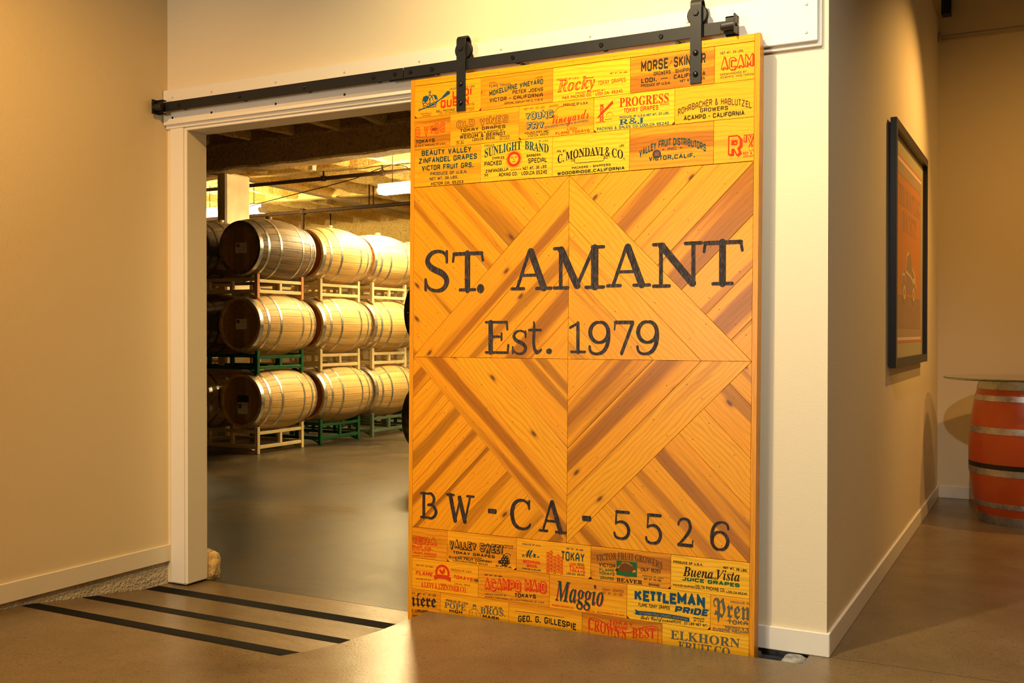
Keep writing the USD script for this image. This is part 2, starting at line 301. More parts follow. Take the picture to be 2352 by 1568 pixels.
# concrete stem showing under the left wall beside the ramp
g = np.linspace(-8.5, .0, 200); zz = np.linspace(-.25, -.003, 8)
Y, Z = np.meshgrid(g, zz, indexing='ij'); import meshkit
X = -3.366 + .006 * (meshkit.fbm(np.stack([Y * 14, Z * 14, Y * 0], -1), 3) - .5)
i, j = np.meshgrid(np.arange(199), np.arange(7), indexing='ij'); a = i * 8 + j
stem_q = np.stack([a, a + 8, a + 9, a + 1], -1).reshape(-1, 4)
struct('wall_stem', cat_mesh([(np.stack([X, Y, Z], -1).reshape(-1, 3), stem_q), box(-3.52, -3.372, -8.5, 0, -.25, -.003)]), 'stucco', label='rough rendered concrete stem below the left baseboard')
def base_x(x0, x1, y0, y1, z0=0., h=.088): return bbox(x0, x1, y0, y1, z0, z0 + h, .0025)
struct('baseboard_left', base_x(XL, XL + .012, -8.5, -.0, .002), 'trim_paint', label='painted baseboard along the left wall')
struct('baseboard_back', base_x(XO + .0, .012, -.012, 0, -.0), 'trim_paint', label='white baseboard at the foot of the wall end')
struct('baseboard_right', base_x(0, .012, .0, 4.15), 'trim_paint', label='painted baseboard under the poster')
struct('baseboard_far', base_x(.012, 6.5, 4.138, 4.15), 'trim_paint', label='painted baseboard behind the orange barrel')

# floors: raised polished slab with a saw-cut joint, ramp, lower barrel-room floor
fl = sgroup('floor', 'raised tan polished concrete floor')
slab = Polygon([(-.06, -.128), (-.06, -.003), (6.5, -.003), (6.5, -8.5), (XL, -8.5), (XL, -2.2), (-2.6, -1.62), (-2.15, -1.32), (-1.95, -1.15), (-1.83, -1.0), (-1.745, -.86), (-1.69, -.71), (-1.655, -.5), (-1.635, -.17)])
part('slab', ext_xy(slab, -.16, .16), 'floor_tan', fl)
part('slab', box(.0, 6.5, .003, 4.15, -.16, 0), 'floor_tan', fl)
part('joint', box(-.05, 6.5, -.004, .004, -.16, -.012), 'ink_black', fl)
def ramp_z(y): return np.interp(y, [-2.3, -1.55, -.97, -.84, -.5, -.16, -.05], [.0, -.014, -.026, -.03, -.072, -.112, FZ])
gx = np.linspace(XL - .02, -1.5, 10); gy = np.linspace(-2.3, .14, 62)
X, Y = np.meshgrid(gx, gy, indexing='ij'); i, j = np.meshgrid(np.arange(9), np.arange(61), indexing='ij'); a = i * 62 + j
RQ = np.stack([a, a + 62, a + 63, a + 1], -1).reshape(-1, 4)
struct('floor_ramp', (np.stack([X, Y, ramp_z(Y) - .0008], -1).reshape(-1, 3), RQ), 'floor_tan', label='concrete ramp sloping down into the barrel room')
struct('floor_cellar', cat_mesh([box(-18, -.14, YW, 17, -.4, FZ)]), 'floor_cellar', label='dark stained concrete floor of the barrel room')
pit = thing('floor_slot', 'dark slot in the floor below the wall end', None, kind='structure')
part('slot_bed', box(-1.5, -.04, -.2, .012, -.3, -.16), 'footing', pit)
def lump(cx, cy, cz, sx, sy, sz, seed, n=3):
    m = trimesh.creation.icosphere(subdivisions=n); v = np.array(m.vertices); d = meshkit.fbm(v * 2.2 + seed, 4) - .5
    v = v * (1 + .55 * d[:, None]); v = np.sign(v) * np.abs(v) ** .7
    return v * (sx, sy, sz) + (cx, cy, cz), np.array(m.faces)
part('concrete_edge', lump(-.105, -.055, -.05, .052, .07, .05, 1), plain('pale_concrete', (.30, .29, .26), .9, bump=.004, bscale=60, vary=.5, vscale=25), pit, label='broken pale concrete at the end of the slot')
part('concrete_edge', lump(-.255, -.02, -.06, .02, .035, .05, 5), 'footing', pit)

# trims of the doorway
t = sgroup('trim_1', 'wide painted header board carrying the sliding-door track')
part('backing_board', bbox(XL + .003, -.022, -.016, 0, 2.259, 2.458, .002), 'trim_paint', t)
part('face_board', bbox(XL + .005, -.034, -.034, -.016, 2.276, 2.456, .002), 'trim_paint', t)
for z in (2.413, 2.309):
    for x in [-3.289, -3.019, -2.601, -2.187, -1.772, -1.357, -.942, -.527, -.074]:
        part('screw_head', lathe([(1e-4, -.0375), (.004, -.0375), (.006, -.0355), (.006, -.033)], 10, 'y', (x, 0, z)), 'screw_white' if z > 2.4 or x > -1 else 'bolt_steel', t)
struct('trim_2', bbox(-3.33, -3.2375, -.013, 0, -.104, 2.259, .003), 'trim_paint', label='white painted casing left of the doorway')
t = sgroup('trim_3', 'painted lining of the doorway')
part('jamb', bbox(-3.2375, -3.218, -.006, YW, -.104, 2.245, .003), 'trim_paint', t)
part('jamb', bbox(XO, XO + .019, -.004, YW, -.104, 2.245, .003), 'trim_paint', t)
part('head_jamb', bbox(-3.2375, XO, -.006, YW, 2.243, 2.259, .003), 'trim_paint', t)

# rough plaster lump at the back of the jamb
part('plaster_lump', lump(-3.285, .20, FZ + .055, .072, .055, .098, 9), 'plaster_lump', label='rough tan lump of plaster at the foot of the left door jamb', cat='plaster')

# three black grip strips across the ramp
for k, (ya, yb, xr) in enumerate([(-.162, -.07, -1.636), (-.545, -.455, -1.64), (-.87, -.785, -1.70)]):
    n = 24; xs = np.linspace(XL + .004, xr, n); ys = np.linspace(ya, yb, 5); X, Y = np.meshgrid(xs, ys, indexing='ij')
    i, j = np.meshgrid(np.arange(n - 1), np.arange(4), indexing='ij'); a = i * 5 + j; q = np.stack([a, a + 5, a + 6, a + 1], -1).reshape(-1, 4)
    top = np.stack([X, Y, ramp_z(Y) + .0006], -1).reshape(-1, 3); bot = top - (0, 0, .002)
    part('grip_strip', cat_mesh([(top, q), (bot, q[:, ::-1])]), 'strip_black', label=['black grip strip across the foot of the ramp, nearest the doorway', 'black grip strip across the middle of the ramp, between the other two', 'black grip strip across the top of the ramp, farthest from the doorway'][k], cat='grip strip', group='grip strips on the ramp')
# ------------------------------------------------------------------ lettering
GLYPHS = {
"SP":"('%B%9%B%C%W%G%a%M%f%^%f't%^(,%C(3%C(='-(<'N(5'f(''w'i'}'O'x'3'n&{'Z&j'B&`',&[&L&Y&N%W&W%I&q%C&q%9|&L&k&d&j&u&n'+&y'2'/'5'@'2'j'*'}&r(-&W(.&M($",
"SR":"(H%B%9%B%C%W%G%a%M%f%^%f't%^(,%C(3%C(='+(<'V(2'm(%'x'r(%'a(&'C(#'7'm&z'U&l'E&g'D&d(5%N(=%G(L%C(L%9'P%9&X&_&L&^&M%[&V%I&q%C&q%9|&M'r&L&n&j&m'%&t'5'+';'?';'`'4'u&}(+&a(/&P()",
"SO":"(h%I&d%L'.%S'F%_']%o'r&+(+&B(8&Z(@&{(D'D(A'[(:(+'z(>'d(J'N(S'4(W&r(R&?(F%{(8%f'n%F'M%8'3%3&l%3&U%7&4%E%x%U%e%k%V&)%L&H|&6&a&8&B&?%z&L%^&Y%M&o%B'*%@'?%F'N%Q'^%l'e&*'j&T'j&{'`'['U'q'G()'2(4&u(6&^(.&N'{&D'i&<'O",
"SG":"(]%I&c%M'5%X'T%l'q&+(-&I(<&k(C'6(B'j(2's(2'}(8('(C(2(C(2'>(('>'l'j'Z'}'I(-'4(5&y(6&k(3&Z(+&J'r&>'T&7'&&7&R&@%z&Q%X&l%E&z%A'7%A'J%H'Q%T'S&4'K&F'>&K'+&L'+&V(X&V(X&L(A&H(9&<(8%J'l%<'6%3&h%4&<%@%x%S%^%s%N&=",
"SE":"(5%A%9%A%C%T%E%a%L%g%b%f'u%^(-%Q(2%C(3%C(='v(='u'E'l'F'f'a'^'p'G(&'$(.&[(.&O('&N&s&f&u&y'$','9'2'T'<'U'<&&'2&'',&G&}&X&h&c&N&e&M%Y&Q%O&]%J'%%J'E%Q'f%g(#&5(.&5'x%9",
"SS":"'p%S&>%`&=%g%}%q%g&/%L&E%C&_%B&s%I'$%R'-%i'-%u''&+&s&9&+&^%i&u%^',%X';%X'a%]'o%j(*%y(7&2(@&K(D&_(C'=(7'C(<'F(D'Q(D'Q'E'G'E';'e'/'w&u(.&d(5&N(7&:(1&-(&&''n&)'^&8'I'3&y'@&p'S&Z']&A'^&&'W%g'M%U'6%A&o%5&>%4%h%@%a%;%_%3%S%3",
"SU":"(S%B(3%B(=&p(=&p(3&U(.&O('&L'w&L&#&Q%g&b%O&w%G'2%F'I%K'b%]'k%n'q&-'q'u'm(&'g(-'K(3'K(=(H(=(H(3(2(,(+'y(*&E('&%'u%Z'b%D'M%9'6%3&_%2&7%<%x%P%m%e%f&*%e'v%[(-",
"SN":"(T%D(3%D(=&>(='p&G'p'x'f(.'L(3'L(=(L(=(K(3(3(.(*'w()%3'v%4%{'T%z%[&)%I&B%D&C%9%D%9%D%C%T%E%b%L%g%]%g'o%O(0",
"SL":"(,%B%9%B%C%W%G%a%M%f%^%f'u%b('%[(.%C(3%C(=&v(=&v(3&b(2&W(.&M'w&N%V&T%M&h%I'-%K'D%Q'Y%^'g%l'{&<(,&<'w%9",
"SI":"&}%A%C%[%J%f%Z%g't%`(-%Q(2%A(3%A(=&s(=&r(3&_(1&S(,&M'w&M%^&U%L&_%G&s%D&s%9%A%9",
"SH":"(g%B%9%B%C%W%G%a%M%f%^%f't%^(,%C(3%C(=&q(=&q(3&[(0&R(+&N'}&N&v'S&x'Q(#'M(+'D(0'/(3'/(=(](=(](3(A(,(:'u(:%^(?%O(D%I(]%C(]%9'/%9'/%C'B%F'P%S'S%g'Q&e&L&c&N%W&W%I&q%C&q%9",
"ST":"(*%?(='}(='}'D'r'D'k'd'W(#'=(.'$(/'$%_''%R'-%I'J%C'J%9%q%9%q%C&1%H&8%P&<%[&=(/%z(-%c'{%P'`%J'D%@'D",
"SB":"(6%B(3%B(=&y(='J(5'g($'p'p't'a't'P'o'>'X'''8&t'T&k'i&`'u&T($&D('&8(%%s'v%_'i%P'P%B'.%:%C%9%C%C%[%I%c%R%f%^%f'r%a((%Z(/|&L&i&N%S&T%J&g%G'%%M'5%a':%x'8&E'0&X&w&f&Z&k|&L&x&[&w&p&{'&'+'-'8'1'Q'/'k''(%&s(.&X(0&N('",
"SA":"(2%4%D%C%H%N%T&Z(C&g(C'o%h($%K(+%F(6%D(6%9&i%9&j%D'&%G'0%R'+%g&v&/%w&.%f%U%n%H&,%D&,%9%4%9|&%&B&p&A&J'B&G'@",
"SD":"(U%B(3%B(=')(<'Z(/'w'w(,'g(8'R(A'7(E&s(D&O(>&1(6%w(&%`'p%Q'[%F'3%;%E%9%E%C%]%H%c%P%f%]%f'q%c($%[(.|&M'z&N%S&W%I&s%H',%N':%W'F%h'N%y'U&;'X&w'O'U'D'm'5($&u(/&V(.",
"SC":"(E%I&V%J')%S'J%j'o&+(-&D(:&l(C':(A'q(1'}(6('(C(2(C(2'?(''@'o'e'T(''8(4&w(6&a(/&M'y&@'_&8';&8&>&B%t&O%^&_%Q&r%I'<%H'a%U'r%b(.%y(8%p(7%l($%U'i%E'G%7'1%3&Z%5&2%D%v%T%`%o%P&4",
"SM":")O%A%9%A%C%V%G%b%O%g%c%f'z%^(-%B(3%B(=&O(<'D&8(9(=)E(=)E(4)-(-)'(&)#'t)#%])(%L)1%F)D%C)D%9't%9'u%D(3%I(<%Z(<'p'3%9'(%9'%%>%y'i%z%X&+%H&E%C&E%9",
"SV":"(-%1(3%1(=&_(=&^(3&A(/&;(&&;'x&{&8'Z'v'Z(&'U(.'J(2'9(3'9(=(5(=(5(3'}(.'m'p&j%1&`%1&[%8%M'x%A(.",
"SK":"(_%C%C%]%I%f%Z%g'o%b((%V(0%C(3%C(=&q(=&q(3&W(.&N'{&N&o'N'n'V'}'V(*'Q(/'4(3'4(=(O(=(O(3(4(/'p'x')'0(@%V(N%I(d%C(d%9'.%9'.%C'K%G'N%M'L%T&W&_&M&V&N%X&Y%H&p%D&q%9%C%9",
"SF":"'y%A(4%A(='r(='r'E'i'E'd'['Y'q'A((''(.&`(/&R(,&M(%&N&t&h&w&v'$'('5'0'U';'U';&&'0&''*&F&x&Z&b&e&L&e&L%g&O%T&]%G&z%C&z%9%B%9%C%D%U%G%`%M%f%_%f's%](,",
"SW":")A%0(3%0(=&L(=&K(3&@(2&6(,&4'u&f&?':'X'+()&}(0&j(3&i(=(4(=(3(3(&(2'u(-'r'z(H&F(v'w(s(,(j(1(Z(3(Z(=)I(=)I(3)8(+)-'o(8%3(,%3'C'<&R%3&E%3%K'v%@(/",
"SJ":"'L%7%@%8%R%=%[%L%f%]%f%m%Z%q%P%p%?%h%0%k%$%s${&($}&1%'&7%6&7't&2('&,(-%i(3%i(='B(='B(3'((-&z'w&y%b&u%I&i%/&W$y&F$q%s$l%[$q%H$}%=%/",
"SZ":"(5%E%@'*(,&R(.&3((%s'p%e'V%_'D%T'C%[(='z(='z(5&=%K')%K'L%V']%b'l%u'z&A(*&B'{%:%E%9",
"SY":"(,%1(3%1(=&[(=&[(3&D(0&=()&='}&u&i'Q'h'V'u'W'}'S(,'I(1'7(3'7(=(4(=(4(3'}(,'o'v''&Z')%T'5%G'I%D'J%9%v%9%v%C&/%F&<%Q&@%g&@&I%K(%%A(.",
"SX":"(F%@%C%R%G%f%T&S&]%c'w%S(.%B(3%A(=&r(=&r(3&](2&S(-&Q($'$'5'I'j'Q'{'M(.'5(4'5(=(?(=(?(3(0(2'{(,'f't'/'$((%T(4%G(B%C(B%9&o%9&o%C'-%G'4%S',%g&^&K&0%h&*%X&+%N&1%G&H%C&H%9%@%9",
"IR":"(.%%%B%>%G%K%[&&'i&&(&%y(-%f(1%f(:'>(9'_(1'u'{(%'b(%'N'x':'j')'[&y'3&k'2&h'T%Z'_%J'u%D'v%9'%%9&S&e&H&e&F&b&-%Y&0%J&8%E&I%B&I%9%%%9|&K&t&_&s&t&x')'&'8'8'@'M'A'k'<'y'2()&v(.&l(+&h(&",
"Io":"'C%3&$%:&B%L&e%e'&%}'6&='?&['>&u'3'*&{'0&h'1&U',&8'%&&&f%Y&@%<%v%3%a%5%O%<%@%I%9%T%3%k|%c%W%j%E%{%A&*%E&;%[&I%z&Y&[&Z&z&W')&O'1&F'3&<'0&&&o%k&7",
"Ic":"',%3%w%8&<%D&X%V&r%o'-&*'9&?'?&_'=&t'.&y'$&z&q&u&c&n&]&[&Y&M&a&I&i&I&t&P'.&J'3&D'3&5'+&+&y%n&H%f%r%i%b%t%R&(%M&4%O&C%W&Y%s&e%l&R%P&@%@&1%8%t%3%c%4%N%;%A%F%9%S",
"Ik":"'G%.%9%o'v%n(+%g(/%U(0%U(:&O(F%{&F&@&[&^&z&_'+&W'0&L'1&L'<'D'<'D'1'0',&Q&X&Z%y&f%X&n%R&s%R'$%['+%k'5%f'&%K&q%;&c%4&M%5&C%;&8%J&-%o&(&3&%&4%s&*%`%9",
"Iy":"'/$c$U$f$d$s$n%'$n%D$`%M$c%a$v%k%1%c%v%Q&i%H''%>',%4'+%3'6%c'?%r'=&#&z&8%j&N&7&Z&Y&X&f&E&y&F'3&U'?&e'?&n';&u'0&v&w&g&H&D%^%s$v%O$P%4$@$t$@$h$H",
"IB":"(.%%%B%>%G%K%[&&'i&('y&%((%y(-%f(1%f(:'<(8'^(0's'}($'e($'N'x'='a'&'7&p'U&_'b&P'h&B'i&)'d%p'Y%^'N%R'+%@&X%9%%%9|&M&w&d&u&u&y'+'''8'6'@'H'C'c'>'w'2()&s(-&g($|&-%P&8%G&P%G&e%N&x%a'*&%'+&C'&&R&v&_&b&g&H&g&.%`",
"Iu":"']%6%L%9%h%U&w%P''%A')%A'4&7'?%g%]%i%R%t%Q&-%^&G&*&[&V&m':'C':&z%m&w%W&{%S')%U'=%p'F%i'$%>&s%7&c%3&O%8&E%I&I%p&$%C%h%6%X%3%D%6%:%?",
"Ie":"''%3&'%:&B%J&a%a&{%z'4&9'>&T'?&f'9&q'.&u'#&t&h&l&W&_&I&@&7%h&'%f%l%i%_%q%S%z%O&,%N&<%U&T%s&`%l&N%O&9%=&)%6%q%3%X%6%J%=%A%E%7%V%3%g|%m&9%y&;&/&C&H&Y&S&u&S''&N'0&B'2&/'$%x&_",
"In":"']%1%9%X&v%T''%D')%D'4&:'?&)&[&Q'1&e'<')'?'9'5'='+';&h&u%X&y%S'(%T';%o'E%i'$%?&m%5&]%3&M%8&E%E&D%X&J%t&g&n&g&y&Z&}&P&x&@&i&-&J%r%u%b%:",
"Ia":"'O%.%Z%1&)%=&J%R&m%m'-&+';&9'?&K'?&T';&a'*&g';'8';&l%k&j%T&q%Q&z%V'0%n'9%g&u%@&]%4&F%7&=%D&=%_%y%=%g%5%P%4%9%A|%a%b%g%U%p%Q%w%R&)%Y&9%o&I&7&S&Y&V&z&O',&C'.&;'+&#&g%g&3%a%s",
"IV":"'v%J(1%J(:&j(:&j(0&S(,&M(%&J'u&C&-'g'n'k'x'j(('b(.'R(0'Q(:(K(:(K(0(8(+(%'r%o%3%b%3%l'p%b()",
"Ii":"&T%n'z%r(5&)(@&4(@&?(;&I(*&H'w&C'n&2'e%x'j~%9%O%Y&w%T''%E')%D'3&9'?%p%q%l%W%q%R%x%T&4%o&<%k&<%h&(%K%t%>%e%6%Q%4%E%8%<%B",
"Is":"&w%+%6%5%{%A%y%F%[%U%G%b%B%r%B&#%H&'%R&&%b%z%o%]&9%L&W%J&q%S',%`'7%w'?&5'>&O'7&W'7&_'>&j'>&a&Z&U&]&P&r&@'.&7'2&)'2%t'$%u&p%z&f&?&?&P%x&P%]&F%H&.%7%t%3%Z%6%G%=%>%=%2%5",
"It":"&N%0%H%1%_%S'&%R'*%A'*%A'8%f'K%{'`&0'u&@'u&0';&O':&O'7&K'*&+')%g%v%b%W%h%Q%o%T&,%r&5%k%x%J%]%6%M%3%>%5%4%=",
"IM":")3%$%B%<%G%I%X&%'h&''{&$((%t(/%e(1%e(:&g(:'$&1(E(:)G(:)G(1)-(+({'q(F%d(F%M(S%D(b%B(b%9'=%9'=%B'J%C'X%I'd%](9'`&]%3&P%3&O%7&7'V&3'W%_%Y%b%J%j%E%{%B%{%9%$%9",
"Ig":"'9$u$d$u$s${%%%4%3%K%<%=%H%7%Y%=%i%Y&$%G&4%>&K%B&h%P'$%i'6&,'?&T'<&r',';','9&u'#&t'$&]&z&N&g&4&V&)&B%{&1%x%l%y%a%m%g%d&G%O&d%<&k%.&l$x&a$^&N$N&:$E&#$@%]$?%A$C%.$K$}$U|%m&=%r&/&$&*&2&.&>&:&G&L&N&j&M'%&H'/&A'2&6'1&#&{%p&[|%=$n%A$a%H$W%U$P%j$L&$$N&2$T&@$f&@$q&8%#%a%6%J%,%A${",
"CV":"'w%d'(%l'6&,'P&R'k&j'l&w'a&x'M&m':&o'8'9'M'n'{'u(%'}($'{'u'k'['^'>'@&8'0%t&v%X&x%V'7%k'Y&7(['k(s(%(y(()*(&(]'V(*&]'X%}'*%P&[%7&R%6&O%<&^%f&g&F&v&m'6'<&e''&V'&&M')&G'1&F':&L'I&Z'^&Y'b&T'b&@'T%n''%f'%",
"Ci":"&k&9'&&='6&K'?&]'>&g'4&d&}&T&r&@&u~%N&+%z&X&X&[&'%]%y%G&'%G&2%N&K%f&S%^&<%G&(%:%g%6%^%8%R%@%N%J%N%W%e&-%W&$",
"Cn":"'o%9%8%q&-%w&=%l&8%X&$%P&,%}&T&0&Z&A&X&H&H&H&3&h&N'%&Z'7&['H&O'M&<'J&,'>%q'$%O'#%G'2%L'N%g'W%^'0%=&}%7&j%8&]%B&V%U&]%q'.&K')&N&m&A&O&%%v%9",
"Ce":"'+%@%Z%A%m%K&'%[&9%y&N&9&Y&U&[&d&V&n&L&o&7&_&#&@%m%u%c%m%P%m%H%r%C&4%E&O%Q&i%g&o%^&N%D&/%8%h%7%P%A%E%M|%z%p&%%n&6%u&K&,&T&B&P&N&D&L&6&>",
"Cy":"'o%)$3%+$H%<$a%^$x&A%7&N%N&L%P&;%@&*%7%v%6%d%=%Z%L%Z%]%c%s%x&;%v&>%q&<%U&$%N&,%_&<&-&Y&A&Z&J&S&N&H&L&1&)%L&)%E&/%C&?%O&V%k'+&W'b&[')%O'6%T'M%g'T%^'8%H&u%:&K$Q&,$.%h#w%D#t%3#{|%>$2%B$)%K$$%T$%%a$,&'$]&9%(%s$t%Q$]%@$C",
"Ca":"'[%C%R%C%f%N&&%b&<%y&M&F&[&`&Y&m&M&t&Z'G&[&q%M&v%K&}%N'?%f'H%^&x%=&c%6&R%8&F%C&C%O&&%:%b%7%P%>%H%F|%l%F%s%@&'%D&C%_&c&;&d&E&^&N&S&P&J&L&1&4%p%`%k%O",
"Cr":"'+%O&+%k&D%q&`%w&e&#&e&&&T&Q&L&^&D&a&;&X&&&:%U&6%H&;%E&E%I&f%g&n%^&O%B&@%9%w%9%m%>%d%H%b%^%r&$&3&@%w&A%X&$",
"Cd":"'z%C%T%F%r%Q&+%c&=&.&T&G&[&`&Z&r&M'Y'm(2'r&o%J&t%E'$%I'F%g'M%^'6%H&{%:&`%7&R%<&K%C&G%P&(%:%d%7%P%?%G%I|%l%L%r%B&$%B&7%N&G%`&e&7&g&I&b&P&Q&M&8&6%u%g",
"Cs":"&m%;%P%<%Y%D%d%S%f%^%_%`%R%Q%C%^%B%i%I%w%j%{&A%r&>%W&$%O&,&/&g&8&g&:&^&3&P&F&.&I%z&F%b&S%l&Z%c&8%D%u%7%W%6%L%9%@%C",
"CM":"(r%)%Y%,%m%9&$%F&+%]&+%h%}%h%h%_%a%F%Y%A%L%H%C%Q%@%[%A%k%I&,%h&j&o'>'Q'g'{'s(((#('(&'v'{'e'A&<'6%v'5%q'7%p'_&Z(?'O(p(#(y(()+(%))'t(g'6(2%g(,%S(,%G(5%G(K%T)G&G)P&L)_&J)C&6(f%Y(E%A(.%7'o%9'`%K'^%h'h&1(S'S(3'/'f&P'4%L'&%:&q%7&e%?&^%R&^%l&t&O'E'F&n&a&5%a%u%B%^%7%E%7%2%B",
"CL":"(-%T%L%W%^%_%e%q%k&4%j&]%]&w&-'$&@&e&D&O&N&=&b&6&u&6'0&;'A&F'S&Z'g&}'x'@(&'n(('x(#'x'y't'w'N't'2'j&v'[&a'A&U'#&W&e&_&W&j&O'(&J'O'9'f'U($'m(7'z(M(((k(%(x't)#'g(}'T(t'@(i'0(=&d'd&J'V&.'E%o&}%M'7%E'A%E'Q%K(#%k([&G(f&L(s&K'c%E'D%9'-%:&k%E&N%:%{%6%a%=|'j&Y'w&^(3&l(S'3(^'F(e'^(e'm(`'v(W'x(J's(7'`($';|%a%O%g%G%s%B&2%A&A%E&T%R&>%]%w%a%d%Y",
"Co":"':%C%^%F%q%T&/%n&F&-&T&F&[&Z&[&l&U&w&H&z&<&x&'&c%_&j%`&y%k'(%b&e%N&J%I&,%9%k%6%R%?%E%Q|%s%I%x%C&+%F&3%M&2%V&5%[&H%e&N%k&]&)&b&8&c&F&^&N&V&N&J&G&7&2%x%a",
"CC":"(E%p&k%r'0&+'Q&G'j&k'{'1(('O(('Y(#'S'w'8'u&s'i&]'Z&D'B&4''&/&n&2&Y&8&P&D&J&K&I&e&r'3'B'V'_'v'r(=(%([('(k'}(v'p(x'`(q'L(N'%(2&j'e&T'M&K'-&D&y&+&q%j&q%]&v%N'-%B'H%B'g%M(#%](-%j(4&&(0&4()&;'x&?'h&='[&7'O&*'F%a'A%^'7%g'7%x'A&4'R&B'i&I('&H(9&<(?&-(?%w(9%g'}%M'^%='E%7')%7&i%>&V%I&G%Z&@%m&?&&&E&?&&&L%v&X|'5&Q'=&Q'Y&^(/'%(G'>(U'S(^'h(]'u(V'x(K'v(*'^'Y'.",
"Cl":"'.%N&+%z&W&c'm':'r&&%]%{%I&&%E&/%I&Q%g&Y%^&0%;%x%6%b%9%R%H%Q%]%c&+%W&$",
"Cf":"']$[#}%K%F%G%P%H%[%S%f%_%h%u&4%r&5%`&$%W&,&&&Q&c'L'''m'7'w'F'{'W'z'c'u'i'k'i'X'X'7'3&k&P&B%y%C&9%I&V%f&a%_&^%Y&?%>&*%6%o%5%3$%$c#z|&T&V&V&T&a&Z&}&n'>'3'N'U'O'e'J'm'<'k'('R&h'&",
"FP":"(R%9'Z%:'t%B(/%R(B%g(N&0(S&M(K&d(9&p'u'>(>'e(X'l(['t(Q'm(A(:'2(@&o(=&S(&&$'X%G'Q%/'B%/'8%:&q%C&[$>&O$>&K$I&@%%&<%U%s%`%j%]%b%O%R%T%n&F&#&A%{&9&$&5&<&/&;'`&6't&*(*%t(/%^(*%O't%K'a%O'I%^'6%q'.%m&x%Z'$%J'1%>'E|&r'[&t%v'T%e'd%y'i&5'g&V'['#'9'z",
"Fr":"&v%B'$%j'R%r'N%s'F&*'9&1&}&E'?&M'S&X'S&a'A&p'4&p'%&e&t&]&a&O&a&L&p&B&}&0&a&1%p&H%c&P%c&_%o&h%f&/%0&$%6&(%=%}%B%Q%R%Q%`%W%e%Z%p%Z&j%T'$%I&x",
"Fe":"'-%P&j%W&{&H'S&R'Q&z&q&{&l&v&f&'&)&.%q&C%e&S%d&_%g&p%t&y%m&=%0&3%4&1%;%f%N%W%a%P%}|&&&?&,&@&P&]&3'2&''&",
"Fm":"(c%B'$%j'R%r'N%s'E&+'8&1&z&U'>&h'S&s'S&t'N'/'<'4'0'5&{'l'S'x'S(-'B(C':(C'.(;')(8&{(9%e(A%`(S%l(Z%d(,%0'}%5(#%;'f%J'b%U'c&q'_&{'T'('4&e'4%d'7%Z'A%U'A%H'/%A'#%0&p%0&g%?&Q%H&Q%U&Z%Y&_%e&_&p&Z&{&Q'(&0&e&0%c&4%Y&=%U&=%I&&%=%y%0%l%0%`%A%M%H%M%U%W%[%Z%f%Z&j%T'$%I&x",
"Fi":"&a%B&w%w'R&''M&#'C&(';&D'-&D&{&=&x&:&q&:%g&=%a&C%`&T%l&[%d&.%0&#%6&#%<%o%C%d%S%d&t%_&y%Y&y%H&p~%e'e%o(=%v(K&)(U&:(T&@(L&@(?&8(0%q'e",
"S&":"(/%M&#%O&@%V&P%k&h&,'$%q'A%f'^%f'x%n(4&)(I&B(R&e(R'%(H'2(='=(+'A'p'?'^'1'C&`&x'B&.'L&C'O&a'r&a'm&4'Z%k()%9'W%9'D%P'2%C&o%8&E%5&/%9%t%B%a%Q%S%f|%r%}%w%n&&%b&6%X&F%T&l%Y'-%k&C&d&.&U%y&E%r&3|&/'f&9'M&J'9&o'V&v'e&w't&k(/&Z(5&N(5&>(/&4(&",
}
ALPHA = ''.join(chr(i) for i in range(35, 127) if chr(i) not in '\\|~"'); NB = len(ALPHA)
def _n(s): return ALPHA.index(s[0]) * NB + ALPHA.index(s[1]) - 200
_gc = {}
def glyph(key):
    if key not in _gc:
        s = GLYPHS[key]; polys = []
        for pp in s[2:].split('~'):
            rs = [[(_n(r[i:i + 2]) / 270., _n(r[i + 2:i + 4]) / 270.) for i in range(0, len(r), 4)] for r in pp.split('|')]
            polys.append(Polygon(rs[0], rs[1:]).buffer(0))
        _gc[key] = (unary_union(polys), _n(s[:2]) / 270.)
    return _gc[key]
